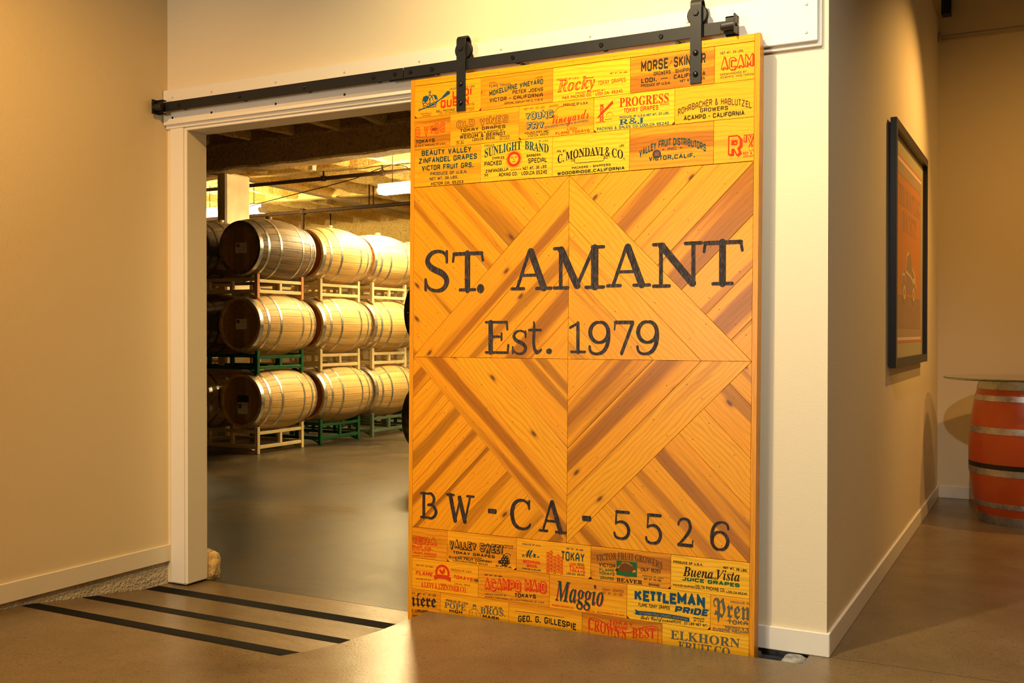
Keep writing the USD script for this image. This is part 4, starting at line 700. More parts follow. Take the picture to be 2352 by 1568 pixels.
('mrtok','Mr.',-1.211,0.263,-1.133,0.268,0.0358,'C','teal',0.0),
('mrtok','TOKAY',-1.032,0.269,-0.93,0.27,0.0373,'m','teal',0.0),
('mrtok','NET WT. 23 LBS.',-1.01,0.316,-0.934,0.316,0.0065,'m','teal',0.0),
('mrtok','BECKMAN',-1.209,0.24,-1.131,0.241,0.0126,'b','red',0.0),
('mrtok','BROS.',-1.191,0.224,-1.14,0.225,0.0119,'b','red',0.0),
('mrtok','CHARLES & WILLIAM',-1.213,0.213,-1.127,0.213,0.0066,'m','teal',0.0),
('mrtok','LODI',-0.996,0.254,-0.967,0.254,0.0078,'b','red',0.0),
('mrtok','BRAND',-0.96,0.26,-0.932,0.261,0.0039,'t','teal',0.0),
('mrtok','GRAPES',-0.962,0.254,-0.93,0.254,0.0039,'t','teal',0.0),
('mrtok','FLAME',-0.995,0.241,-0.928,0.241,0.0104,'b','red',0.0),
('mrtok','TOKAYS',-0.995,0.228,-0.927,0.226,0.0104,'b','red',0.0),
('mrtok','LODI,CA. 95240',-1.01,0.214,-0.928,0.215,0.0071,'m','teal',0.0),
('flame','NET WT. 23 LBS.',-1.739,0.17,-1.651,0.17,0.007,'t','rust',0.0),
('flame','PRODUCE OF U.S.A.',-1.56,0.168,-1.457,0.17,0.0079,'t','rust',0.0),
('flame','FLAME',-1.742,0.132,-1.656,0.132,0.0158,'bi','red',0.0),
('flame','TOKAYS',-1.547,0.136,-1.454,0.133,0.0155,'bi','red',0.0),
('flame','DISTRIBUTED BY',-1.741,0.11,-1.664,0.112,0.0056,'t','rust',0.0),
('flame','LODI,CAL. 95240',-1.543,0.111,-1.463,0.112,0.0055,'t','rust',0.0),
('flame','BRAND',-1.613,0.098,-1.586,0.099,0.0076,'t','red',0.0),
('flame','A.LEVY & J.ZENTNER CO.',-1.714,0.08,-1.481,0.081,0.0222,'s','red',0.0),
('maid','NET WT. 26 LBS.',-1.392,0.166,-1.307,0.168,0.0061,'m','dark',0.0),
('maid','ACAMPO MAID',-1.393,0.102,-1.101,0.125,0.0485,'O','red',0.0),
('maid','TOKAYS',-1.247,0.091,-1.148,0.097,0.0166,'b','dark',0.0),
('maid','GROWN-PACKED BY',-1.39,0.084,-1.285,0.09,0.0061,'t','brown',0.0),
('maid','ACAMPO VINEYARDS-LODI CALIF-PRODUCE OF U.S.A.',-1.39,0.072,-1.108,0.082,0.006,'t','brown',0.0),
('niere','U.S.A.  NET WT. 26 LBS.',-1.774,0.043,-1.634,0.046,0.0077,'t','dark',0.0),
('niere','miere',-1.795,-0.012,-1.634,-0.003,0.0528,'F','dark',0.0),
('niere','Y GRAPES',-1.764,-0.037,-1.669,-0.035,0.0127,'t','dark',0.0),
('niere','SELECT',-1.731,-0.029,-1.677,-0.026,0.0063,'t','dark',0.0),
('niere','SHIPPERS',-1.773,-0.058,-1.698,-0.055,0.0078,'t','dark',0.0),
('pope','PRODUCE OF U.S.A.',-1.585,0.032,-1.472,0.03,0.009,'m','dark',0.0),
('pope','POPE',-1.593,0.004,-1.484,0.004,0.0235,'s','slate',0.0),
('pope','HIGH',-1.567,-0.013,-1.502,-0.013,0.0131,'b','dark',0.0),
('pope','NET WT. 26 LBS.',-1.389,0.03,-1.305,0.031,0.0081,'m','dark',0.0),
('pope','BROS.',-1.413,0.003,-1.29,0.003,0.0264,'s','slate',0.0),
('pope','MARK',-1.4,-0.015,-1.321,-0.015,0.0122,'b','dark',0.0),
('geo','GEO. G. GILLESPIE',-1.23,-0.011,-0.965,-0.01,0.0263,'b','dark',0.01),
('magg','Maggio',-1.056,0.101,-0.842,0.103,0.0815,'Is','teal',0.0),
('magg','TOKAY GRAPES',-0.852,0.166,-0.76,0.168,0.0103,'m','rust',0.0),
('magg','NET WT. 23 LBS.',-0.853,0.153,-0.76,0.154,0.0093,'m','rust',0.0),
('magg','MAGGIO PACKING CO.',-1.073,0.077,-0.976,0.076,0.0072,'m','red',0.0),
('magg','LODI,CAL. 95240-PRODUCE OF U.S.A.',-0.92,0.072,-0.754,0.075,0.0069,'m','red',0.0),
('vicf','VICTOR FRUIT GROWERS',-0.878,0.279,-0.598,0.279,0.0259,'s','brown',0.022),
('vicf','VICTOR',-0.866,0.263,-0.795,0.263,0.0131,'m','dark',0.0),
('vicf','FLAME',-0.864,0.243,-0.8,0.246,0.011,'m','green',0.0),
('vicf','TOKAYS',-0.864,0.229,-0.798,0.231,0.011,'m','green',0.0),
('vicf','GRAPES',-0.859,0.212,-0.802,0.213,0.011,'b','green',0.0),
('vicf','CALIF. 95253',-0.688,0.262,-0.607,0.263,0.0135,'m','dark',0.0),
('vicf','PRODUCE OF U.S.A.',-0.681,0.242,-0.594,0.243,0.0061,'t','green',0.0),
('vicf','NET WT. 23 LBS.',-0.674,0.23,-0.601,0.231,0.0061,'m','dark',0.0),
('vicf','BEAVER',-0.79,0.209,-0.681,0.21,0.0154,'s','black',0.0),
('vicf','BRAND',-0.654,0.209,-0.609,0.209,0.0094,'m','dark',0.0),
('buena','PRODUCE OF U.S.A.',-0.554,0.309,-0.436,0.309,0.0093,'b','dark',0.0),
('buena','NET WT. 36 LBS.',-0.357,0.308,-0.265,0.305,0.0091,'b','dark',0.0),
('buena','Buena Vista',-0.513,0.263,-0.291,0.266,0.0367,'I','dark',0.0),
('buena','BRAND',-0.426,0.263,-0.38,0.263,0.0072,'m','dark',0.0),
('buena','JUICE GRAPES',-0.519,0.245,-0.294,0.244,0.0144,'B','green',0.0),
('buena','PACKER-SHIPPER',-0.555,0.22,-0.468,0.22,0.008,'m','dark',0.0),
('buena','DELTA PACKING CO.',-0.464,0.22,-0.35,0.22,0.0131,'m','dark',0.0),
('buena','LODI,CA.95240',-0.344,0.218,-0.266,0.218,0.0084,'m','dark',0.0),
('kett','KETTLEMAN',-0.713,0.143,-0.427,0.152,0.0429,'B','blue',0.0),
('kett','PRIDE',-0.548,0.117,-0.418,0.119,0.0259,'Bi','blue',0.0),
('kett','FLAME TOKAY GRAPES',-0.696,0.122,-0.567,0.125,0.0135,'m','dark',0.0),
('kett','Lodi California',-0.689,0.073,-0.554,0.077,0.0155,'C','dark',0.0),
('kett','95240',-0.554,0.078,-0.521,0.077,0.0093,'m','dark',0.0),
('kett','23 LBS NET WT.',-0.51,0.076,-0.417,0.079,0.0093,'m','dark',0.0),
('kett','PRODUCE',-0.472,0.103,-0.429,0.104,0.0056,'m','dark',0.0),
('kett','OF U.S.A.',-0.471,0.093,-0.429,0.094,0.0056,'m','dark',0.0),
('prem','Premiere',-0.394,0.122,-0.128,0.127,0.0662,'F','slate',0.0),
('prem','PRODUCE OF U.S.A.',-0.328,0.181,-0.214,0.185,0.0078,'t','slate',0.0),
('prem','TOKAYS',-0.337,0.101,-0.22,0.106,0.0168,'m','slate',0.0),
('prem','PACKED & SHIPPED',-0.347,0.08,-0.207,0.088,0.011,'m','slate',0.0),
('prem','EUGENE NEUHARTH',-0.395,0.069,-0.232,0.073,0.011,'m','slate',0.0),
('crown','TOKAY',-0.82,0.038,-0.719,0.039,0.0144,'b','red',0.0),
('crown','GRAPES',-0.798,0.022,-0.741,0.024,0.011,'t','red',0.0),
('crown',"CROWN'S",-0.911,0.003,-0.746,-0.017,0.0442,'s','red',0.0),
('crown','BEST',-0.723,-0.006,-0.625,0.006,0.039,'s','red',0.0),
('elk','ELKHORN',-0.564,0.013,-0.29,0.017,0.033,'s','slate',0.0),
('elk','FRUIT CO.',-0.532,-0.022,-0.318,-0.019,0.0297,'s','slate',0.0),
]
YP = YF - .0009       # the printed face
def lay(shapes, y=YP): return skew(ext_xz(shapes, y, .0016))
emb = {}              # board -> [(part name, colour, polygon)]
def ring(x, z, r, w): return Point(x, z).buffer(r, 16).difference(Point(x, z).buffer(r - w, 16))
def strokes(pls, w): return unary_union([LineString(p).buffer(w / 2, cap_style='round') for p in pls])
# crown and sceptre
def crown_shape(x, z, s):
    P0 = lambda u, v: (x + u * s, z + v * s)
    body = [P0(-1, .45), P0(-.75, -.75), P0(.75, -.75), P0(1, .45)]
    out = strokes([[P0(-.8, -.75), P0(.8, -.75)], [P0(-.75, -.5), P0(0, -.62), P0(.75, -.5)], [P0(-.8, -.75), P0(-1.0, .1), P0(-.85, .5), P0(-.45, .62), P0(-.08, .3), P0(0, -.1)], [P0(.8, -.75), P0(1.0, .1), P0(.85, .5), P0(.45, .62), P0(.08, .3), P0(0, -.1)],
                   [P0(-.45, .0), P0(-.3, .45), P0(0, .7), P0(.3, .45), P0(.45, .0)], [P0(0, .7), P0(0, 1.15)], [P0(-.16, .98), P0(.16, .98)], [P0(-.95, -.3), P0(-.6, -.15), P0(-.3, -.4), P0(0, -.2), P0(.3, -.4), P0(.6, -.15), P0(.95, -.3)]], .075 * s)
    fill = unary_union([Polygon([P0(-.95, .15), P0(-.8, .5), P0(-.45, .6), P0(-.15, .35), P0(-.35, -.05), P0(-.7, -.1)]), Polygon([P0(.5, .58), P0(.8, .45), P0(.95, .1), P0(.75, .05)]), Point(*P0(0, -.45)).buffer(.11 * s)])
    return unary_union([out, fill])
cx, cz, cs = -1.683, 2.213, .038
scep = unary_union([strokes([[(-1.735, 2.179), (-1.70, 2.185), (-1.655, 2.20), (-1.585, 2.238)]], .0042), ring(-1.737, 2.178, .0055, .0018), Point(-1.588, 2.237).buffer(.008), Polygon([(-1.625, 2.213), (-1.588, 2.229), (-1.592, 2.247), (-1.617, 2.226)])])
emb['queen'] = [('crown_emblem', 'print_blue', unary_union([crown_shape(cx, cz, cs), scep]))]
# sun with a face
sx_, sz_ = -1.2652, 1.926
rays = unary_union([Polygon([(sx_ + .028 * math.cos(a - .05), sz_ + .028 * math.sin(a - .05)), (sx_ + .041 * math.cos(a), sz_ + .041 * math.sin(a)), (sx_ + .028 * math.cos(a + .05), sz_ + .028 * math.sin(a + .05))]) for a in np.arange(36) * 2 * PI / 36])
face = strokes([[(sx_ - .014, sz_ + .009), (sx_ - .004, sz_ + .010)], [(sx_ + .004, sz_ + .010), (sx_ + .014, sz_ + .009)], [(sx_ - .012, sz_ + .005), (sx_ - .006, sz_ + .005)], [(sx_ + .006, sz_ + .005), (sx_ + .012, sz_ + .005)], [(sx_, sz_ + .004), (sx_ - .002, sz_ - .004), (sx_ + .003, sz_ - .004)], [(sx_ - .007, sz_ - .010), (sx_, sz_ - .012), (sx_ + .007, sz_ - .010)]], .0014)
emb['sun'] = [('sun_emblem', 'print_red', unary_union([rays, Point(sx_, sz_).buffer(.0305, 24).difference(Point(sx_, sz_).buffer(.021, 24)), face]))]
# pill outline
pill = LineString([(-.977, 1.9), (-.868, 1.9)]).buffer(.0135, 16); pr = pill.difference(pill.buffer(-.0013))
emb['mond'] = [('pill_outline', 'print_black', unary_union([pr] + [strokes([[(x, 1.9 + d), (x2, 1.9 + d * 1.2)]], .0009) for x, x2 in ((-1.003, -.985), (-.86, -.842)) for d in (-.004, 0, .004)]))]
# bridge tower
bx, bz = -.885, 2.045
tower = [[(bx + .008, bz), (bx + .011, bz + .066)], [(bx + .022, bz), (bx + .020, bz + .066)], [(bx + .009, bz + .066), (bx + .022, bz + .066)]] + [[(bx + .009, bz + .011 * k), (bx + .021, bz + .011 * (k + 1))] for k in range(6)] + [[(bx + .021, bz + .011 * k), (bx + .009, bz + .011 * (k + 1))] for k in range(6)]
deck = Polygon([(bx - .004, bz + .018), (bx + .062, bz + .079), (bx + .064, bz + .066), (bx + .0, bz + .014)])
emb['prog'] = [('bridge_emblem', 'print_red', unary_union([strokes(tower, .0022), deck, strokes([[(bx + .015, bz + .066), (bx + .032, bz + .046), (bx + .062, bz + .078)], [(bx + .03, bz + .006), (bx + .06, bz + .006)], [(bx - .01, bz - .002), (bx + .03, bz - .003)]], .0014), strokes([[(bx + .035, bz + .02), (bx + .04, bz + .03), (bx + .05, bz + .034), (bx + .06, bz + .028), (bx + .066, bz + .018)]], .001)]))]
# grapes
gr = [(-1.325 + .0135 * i + .0067 * (j % 2), .226 + .0115 * j) for j in range(5) for i in range(2 + (0 if j > 3 else 1 + (j % 2)))]
gr = [(-1.303, .222), (-1.290, .222), (-1.313, .232), (-1.299, .233), (-1.286, .232), (-1.320, .231), (-1.306, .243), (-1.293, .244), (-1.280, .243), (-1.299, .254), (-1.286, .254), (-1.279, .233)]
emb['sweet'] = [('grape_emblem', 'print_dark', unary_union([Point(*p).buffer(.0074, 8).difference(Point(p[0] + .0015, p[1] + .0015).buffer(.0034, 6)) for p in gr] + [strokes([[(-1.30, .262), (-1.285, .272), (-1.268, .268), (-1.272, .258)], [(-1.297, .262), (-1.315, .268)]], .0014)]))]
rg = [(-1.094, .215 + .0148 * k) for k in range(6)] + [(-1.079, .2225 + .0148 * k) for k in range(6)] + [(-1.063, .217 + .0148 * k) for k in range(5)] + [(-1.047, .2235 + .0148 * k) for k in range(5)] + [(-1.032, .217 + .0148 * k) for k in range(5)]
emb['mrtok'] = [('grape_emblem', 'print_red', unary_union([unary_union([ring(x, z, .0073, .0016), ring(x + .001, z + .001, .0032, .0009)]) for x, z in rg]))]
# beaver in a green frame
gx0, gz0 = -.790, .236
bea = Polygon([(gx0 + .012, gz0 + .017), (gx0 + .012, gz0 + .030), (gx0 + .020, gz0 + .044), (gx0 + .036, gz0 + .050), (gx0 + .052, gz0 + .046), (gx0 + .060, gz0 + .040), (gx0 + .072, gz0 + .039), (gx0 + .078, gz0 + .033), (gx0 + .070, gz0 + .026), (gx0 + .064, gz0 + .018), (gx0 + .04, gz0 + .015)]).buffer(.001)
tail = Polygon([(gx0 + .013, gz0 + .019), (gx0 - .004, gz0 + .014), (gx0 - .008, gz0 + .018), (gx0, gz0 + .025), (gx0 + .012, gz0 + .030)])
grass = Polygon([(gx0, gz0)] + [(gx0 + .086 * t / 10, gz0 + .016 + .003 * (t % 2)) for t in range(11)] + [(gx0 + .086, gz0)])
fram = sbox(gx0, gz0, gx0 + .086, gz0 + .058).difference(sbox(gx0 + .003, gz0 + .003, gx0 + .083, gz0 + .055)); sky = unary_union([Polygon([(gx0 + .003, gz0 + .055), (gx0 + .003, gz0 + .03), (gx0 + .014, gz0 + .042), (gx0 + .024, gz0 + .055)]), Polygon([(gx0 + .083, gz0 + .055), (gx0 + .05, gz0 + .055), (gx0 + .066, gz0 + .046), (gx0 + .083, gz0 + .02)])])
emb['vicf'] = [('picture_frame_print', 'print_green', unary_union([fram, grass, sky]).difference(bea)), ('beaver_emblem', 'print_brown', unary_union([bea.difference(sbox(gx0 + .066, gz0 + .0345, gx0 + .0685, gz0 + .037)), tail]))]
# rooster roundel with ribbon
ex, ez = -1.6035, .153
dome = Point(ex, ez).buffer(.0365, 24); inner = Point(ex, ez).buffer(.0265, 24); low = sbox(ex - .05, ez - .05, ex + .05, ez - .010)
roo = Polygon([(ex - .012, ez + .002), (ex - .004, ez - .005), (ex + .008, ez - .003), (ex + .013, ez + .010), (ex + .010, ez + .016), (ex + .014, ez + .018), (ex + .009, ez + .021), (ex + .004, ez + .018), (ex + .002, ez + .009), (ex - .004, ez + .008), (ex - .012, ez + .018), (ex - .016, ez + .010)])
rib = Polygon([(ex - .044, ez - .016), (ex - .02, ez - .008), (ex + .02, ez - .008), (ex + .044, ez - .016), (ex + .041, ez - .034), (ex + .02, ez - .026), (ex - .02, ez - .026), (ex - .041, ez - .034)])
emb['flame'] = [('rooster_emblem', 'print_red', unary_union([dome.difference(inner).difference(low), roo, rib.difference(typeset('CHOICE GRAPES', ex - .03, ez - .021, ex + .03, ez - .021, .007, 'm'))]))]
# ribbon
top = [(-.700 + .212 * t, .1035 + .014 * t * (1 - t)) for t in np.linspace(0, 1, 12)]; bot = [(x, z - .0155) for x, z in top[::-1]]
rb = unary_union([Polygon(top + bot), Polygon([(-.700, .106), (-.712, .108), (-.706, .1), (-.712, .09), (-.700, .0885)])])
emb['kett'] = [('ribbon_emblem', 'print_blue', rb.difference(typeset('KETTLEMAN FRUIT GROWERS ASSOCIATION', -.692, .0915, -.496, .0915, .0085, 'm', .003)))]
# figure
fx, fz = -1.4418, .0
emb['pope'] = [('figure_emblem', 'print_slate', unary_union([ring(fx, fz + .024, .0085, .0012), Polygon([(fx - .009, fz + .026), (fx - .006, fz + .036), (fx + .006, fz + .036), (fx + .009, fz + .027)]), strokes([[(fx - .004, fz + .016), (fx - .022, fz + .010), (fx - .027, fz - .012)], [(fx + .004, fz + .016), (fx + .018, fz + .010), (fx + .034, fz - .010)], [(fx - .01, fz + .005), (fx - .012, fz - .012)], [(fx + .008, fz + .006), (fx + .012, fz - .012)]], .0013)]))]
# curved frame and script rule
cf = [(-.912, .036), (-.905, .050), (-.885, .053), (-.86, .047), (-.80, .016), (-.765, .008), (-.73, .016), (-.67, .046), (-.638, .053), (-.617, .050), (-.612, .036), (-.618, -.04), (-.906, -.04)]
cfp = Polygon(cf); emb['crown'] = [('curved_frame_print', 'print_red', cfp.difference(cfp.buffer(-.0022)))]
emb['niere'] = [('rule_print', 'print_dark', unary_union([sbox(DXi0, .0230, -1.63, .0242), sbox(DXi0, -.0005, -1.63, .0006)]))]
emb['prem'] = [('rule_print', 'print_slate', unary_union([sbox(-.345, .112, -.2575, .1132), sbox(-.355, .0925, -.2575, .0936)]))]
emb['fry'] = [('swash_print', 'print_red', strokes([[(-1.085, 2.098), (-1.06, 2.121), (-1.02, 2.126), (-.985, 2.119)], [(-1.12, 2.082), (-1.09, 2.081)]], .0016))]
for k, (nm, (row, xa, xb)) in enumerate(B_X.items()):
    za, zb = B_Z[row]; p = sbox(xa, za, xb, zb); cz = .0125
    for s in B_CUT.get(nm, ''):
        xx = xa if s == 'l' else xb; d = 1 if s == 'l' else -1
        p = p.difference(Polygon([(xx - d * .001, za - .001), (xx + d * cz, za - .001), (xx - d * .001, za + cz)]))
    bp = part('crate_board', skew(slab_piece(p, bev=.001)), B_MAT[nm], door, W=wframe(((xa + xb) / 2, (za + zb) / 2), .0, 300 + k), label=B_LAB.get(nm))
    clip = p.buffer(-.0012); by = {}
    for (b_, txt, x0, z0, x1, z1, h, st, col, bul) in [r for r in ROWS if r[0] == nm]:
        if txt in ('MORSE', 'SKINNER'): h *= 1.28
        if st == 'Is':
            g = typeset(txt, x0, z0, x1, z1, h, 'I', bul, clip); by.setdefault('red', []).append(affinity.translate(g, .0022, -.0022).intersection(clip).difference(g))
        else: g = typeset(txt, x0, z0, x1, z1, h, st, bul, clip)
        if not g.is_empty: by.setdefault(col, []).append(g)
    for col, gs in by.items():
        part('lettering', lay(unary_union(gs)), 'print_' + col, bp)
    for en, em_, g in emb.get(nm, []):
        g = g.intersection(clip)
        if not g.is_empty: part(en, lay(g.simplify(.00006), YP - .0001), em_, bp)
    if nm == 'geo': part('split', skew(ext_xz(strokes([[(-1.243, .033), (-1.02, .035)]], .0022), YF - .0002, .001)), 'door_core', bp)
    if nm == 'valf':
        for r0, r1, m_ in ((.0, .0105, 'knot_wood'), (.0105, .0175, 'knot_ring')):
            part('knot', skew(lathe([(max(r0, 1e-4), YF - .0006), (r1 - .001, YF - .0006), (r1, YF - .0003), (r1, YF + .001)], 22, 'y', (-.6365, 0, 1.895))), m_, bp)

# ---- charred letters, one part each
def vs(pts, ws):
    pts = [np.array(p, float) for p in pts]; ws = np.broadcast_to(ws, len(pts)) if np.ndim(ws) == 0 else ws
    return unary_union([unary_union([Point(*a).buffer(wa / 2, 10), Point(*b_).buffer(wb / 2, 10)]).convex_hull for a, b_, wa, wb in zip(pts[:-1], pts[1:], ws[:-1], ws[1:])])
def spl(pts, ws, n=8):
    from scipy.interpolate import CubicSpline
    p = np.array(pts, float); t = np.r_[0, np.cumsum(np.linalg.norm(np.diff(p, axis=0), axis=1))]; q = np.linspace(0, t[-1], n * len(p))
    return vs(list(zip(CubicSpline(t, p[:, 0])(q), CubicSpline(t, p[:, 1])(q))), list(np.interp(q, t, ws)))
TK, TN, SF = .155, .08, .075
def U(*a): return unary_union(a)
BIG = {
 'S': U(spl([(.70, .74), (.64, .90), (.42, .955), (.20, .88), (.12, .73), (.22, .59), (.42, .50), (.62, .40), (.71, .26), (.62, .09), (.38, .035), (.15, .11), (.08, .26)], [.06, .07, .075, .11, .14, .15, .15, .15, .145, .11, .075, .07, .06]), vs([(.71, .94), (.71, .70)], .075), vs([(.06, .06), (.06, .30)], .075)),
 'T': U(vs([(.45, .04), (.45, .96)], TK), vs([(.05, .955), (.87, .955)], .09), vs([(.05, .95), (.02, .77)], .065), vs([(.87, .95), (.90, .77)], .065), vs([(.23, .04), (.67, .04)], SF)),
 'A': U(vs([(.16, .04), (.49, .95)], TN), vs([(.53, .93), (.87, .05)], .165), vs([(.27, .36), (.74, .36)], .07), vs([(.02, .04), (.34, .04)], SF), vs([(.68, .04), (1.06, .04)], SF)),
 'M': U(vs([(.17, .05), (.17, .94)], TN), vs([(.18, .93), (.54, .08)], .15), vs([(.54, .08), (.90, .93)], .075), vs([(.93, .05), (.93, .94)], .16), vs([(.03, .04), (.33, .04)], SF), vs([(.74, .04), (1.12, .04)], SF), vs([(.03, .958), (.2, .958)], SF), vs([(.88, .958), (1.12, .958)], SF)),
 'N': U(vs([(.17, .05), (.17, .94)], TN), vs([(.19, .92), (.82, .09)], .15), vs([(.84, .06), (.84, .94)], TN), vs([(.02, .04), (.34, .04)], SF), vs([(.02, .958), (.22, .958)], SF), vs([(.68, .958), (1.0, .958)], SF)),
 'E': U(vs([(.2, .05), (.2, .95)], .15), vs([(.04, .958), (.74, .958)], SF), vs([(.75, .94), (.77, .74)], .065), vs([(.2, .52), (.56, .52)], .07), vs([(.57, .62), (.57, .42)], .06), vs([(.04, .042), (.78, .042)], SF), vs([(.78, .05), (.80, .27)], .065)),
 't': U(spl([(.40, .93), (.40, .55), (.41, .22), (.52, .07), (.72, .065), (.86, .13)], [.10, .16, .16, .14, .09, .07]), vs([(.08, .715), (.84, .715)], .07)),
 '.': Point(.5, .5).buffer(.5, 20),
 '1': U(vs([(.55, .05), (.55, .95)], .16), vs([(.14, .82), (.52, .95)], .08), vs([(.2, .04), (.92, .04)], SF)),
 '9': U(spl([(.47, .96), (.22, .88), (.12, .67), (.22, .46), (.47, .37), (.72, .47), (.81, .67), (.72, .88), (.47, .96)], [.075, .12, .15, .12, .075, .12, .15, .12, .075]), spl([(.81, .67), (.80, .40), (.66, .14), (.38, .035), (.16, .09), (.10, .24)], [.14, .14, .12, .075, .08, .09])),
 '7': U(vs([(.06, .945), (.86, .945)], .10), vs([(.06, .94), (.04, .74)], .065), vs([(.85, .92), (.36, .05)], .13)),
 'B': U(vs([(.2, .05), (.2, .95)], .14), vs([(.04, .958), (.5, .958)], SF), vs([(.04, .042), (.5, .042)], SF), spl([(.45, .958), (.68, .90), (.74, .75), (.66, .59), (.42, .53)], [.075, .11, .14, .11, .07]), spl([(.42, .53), (.74, .46), (.84, .28), (.74, .10), (.45, .042)], [.07, .11, .15, .11, .075])),
 'W': U(vs([(.15, .95), (.36, .06)], .15), vs([(.36, .06), (.56, .80)], .075), vs([(.54, .88), (.76, .06)], .15), vs([(.76, .06), (.98, .95)], .075), vs([(.02, .958), (.30, .958)], SF), vs([(.86, .958), (1.12, .958)], SF)),
 'C': U(spl([(.78, .74), (.72, .89), (.50, .96), (.24, .87), (.10, .50), (.24, .13), (.52, .035), (.76, .10), (.84, .2)], [.06, .08, .08, .13, .16, .13, .08, .08, .07]), vs([(.80, .95), (.80, .71)], .075)),
 '5': U(vs([(.2, .94), (.80, .94)], .10), vs([(.2, .94), (.17, .54)], .075), spl([(.17, .54), (.42, .61), (.68, .53), (.80, .32), (.68, .10), (.40, .035), (.16, .09), (.10, .2)], [.07, .085, .12, .15, .12, .075, .09, .10])),
 '2': U(spl([(.12, .76), (.2, .90), (.44, .96), (.68, .87), (.74, .69), (.60, .45), (.32, .2), (.14, .06)], [.10, .09, .08, .13, .15, .13, .10, .09]), vs([(.12, .055), (.84, .055)], .11), vs([(.84, .06), (.87, .22)], .065)),
 '-': vs([(.1, .5), (.9, .5)], .2)}
BIG['s'] = BIG['S']; BIG['6'] = affinity.rotate(BIG['9'], 180)
for ch, x0, z0, x1, z1 in [('S', -1.703, 1.375, -1.576, 1.561), ('T', -1.562, 1.371, -1.403, 1.553), ('.', -1.437, 1.368, -1.402, 1.407), ('A', -1.275, 1.371, -1.080, 1.551), ('M', -1.078, 1.371, -.847, 1.555), ('A', -.843, 1.375, -.653, 1.552), ('N', -.649, 1.375, -.444, 1.550), ('T', -.446, 1.373, -.288, 1.555),
    ('E', -1.398, 1.107, -1.281, 1.254), ('s', -1.268, 1.108, -1.197, 1.212), ('t', -1.192, 1.111, -1.128, 1.248), ('.', -1.108, 1.113, -1.082, 1.135), ('1', -1.005, 1.114, -.930, 1.247), ('9', -.920, 1.110, -.824, 1.248), ('7', -.809, 1.111, -.723, 1.248), ('9', -.715, 1.112, -.620, 1.249),
    ('B', -1.726, .381, -1.636, .501), ('W', -1.591, .378, -1.449, .506), ('-', -1.383, .433, -1.341, .453), ('C', -1.276, .376, -1.178, .506), ('A', -1.143, .373, -1.016, .512), ('-', -.946, .439, -.906, .460), ('5', -.810, .378, -.738, .494), ('5', -.676, .372, -.606, .493), ('2', -.544, .376, -.480, .488), ('6', -.414, .374, -.339, .487)]:
    g = BIG[ch]; a0, b0, a1, b1 = g.bounds; s = [(x1 - x0) / (a1 - a0), (z1 - z0) / (b1 - b0)]
    g = affinity.affine_transform(g, [s[0], 0, 0, s[1], x0 - a0 * s[0], z0 - b0 * s[1]]).simplify(.0002)
    v, f = ext_xz(g, YF - .0014, .0022)
    part('letter', (v, f), 'charred', door)   # boxes were read off the hung door: no extra skew
# ---- roller hangers, bolted to the door
def hanger(xc, cnt):
    hw, ys0, ys1 = .0215, YF - .0066, YF - .0002; yc, zc, rr = -.079, 2.4165, .0405
    ztop, ym = 2.452, (ys0 - .045) / 1
    ro, ri = .0275, .0212; cy = ys0 + ro; cz_ = 2.4500
    arc_o = [(cy - ro * math.cos(t), cz_ + ro * math.sin(t)) for t in np.linspace(0, PI, 17)]; arc_i = [(cy - ri * math.cos(t), cz_ + ri * math.sin(t)) for t in np.linspace(0, PI, 17)]
    prof = Polygon([(ys0, 2.152)] + arc_o + [(cy + ro, 2.395), (cy + ri, 2.395)] + arc_i[::-1] + [(ys1, 2.152)])
    h = part('roller_hanger', ext_yz(prof, xc - hw, 2 * hw), 'black_steel', door, label=cnt)
    part('wheel', lathe([(1e-4, yc - .011), (rr - .003, yc - .011), (rr, yc - .008), (rr, yc - .006), (rr - .006, yc), (rr, yc + .006), (rr, yc + .008), (rr - .003, yc + .011), (1e-4, yc + .011)], 44, 'y', (xc, 0, zc)), 'black_steel', h, smooth=35)
    part('axle', lathe([(1e-4, ys0 - .006), (.0115, ys0 - .006), (.0125, ys0 - .005), (.0125, ys0), (.011, ys0), (.011, yc + .02), (1e-4, yc + .02)], 6, 'y', (xc, 0, zc + .004)), 'black_steel', h)
    for z in (2.267, 2.186):
        part('bolt', lathe([(1e-4, ys0 - .0085), (.005, ys0 - .008), (.0095, ys0 - .005), (.0108, ys0 - .001), (.0108, ys0), (1e-4, ys0 + .001)], 20, 'y', (xc, 0, z)), 'bolt_steel', h, smooth=50)
hanger(-1.5145, 'black strap hanger with wheel near the door\'s left edge'); hanger(-.4735, 'black strap hanger with wheel near the door\'s right edge')

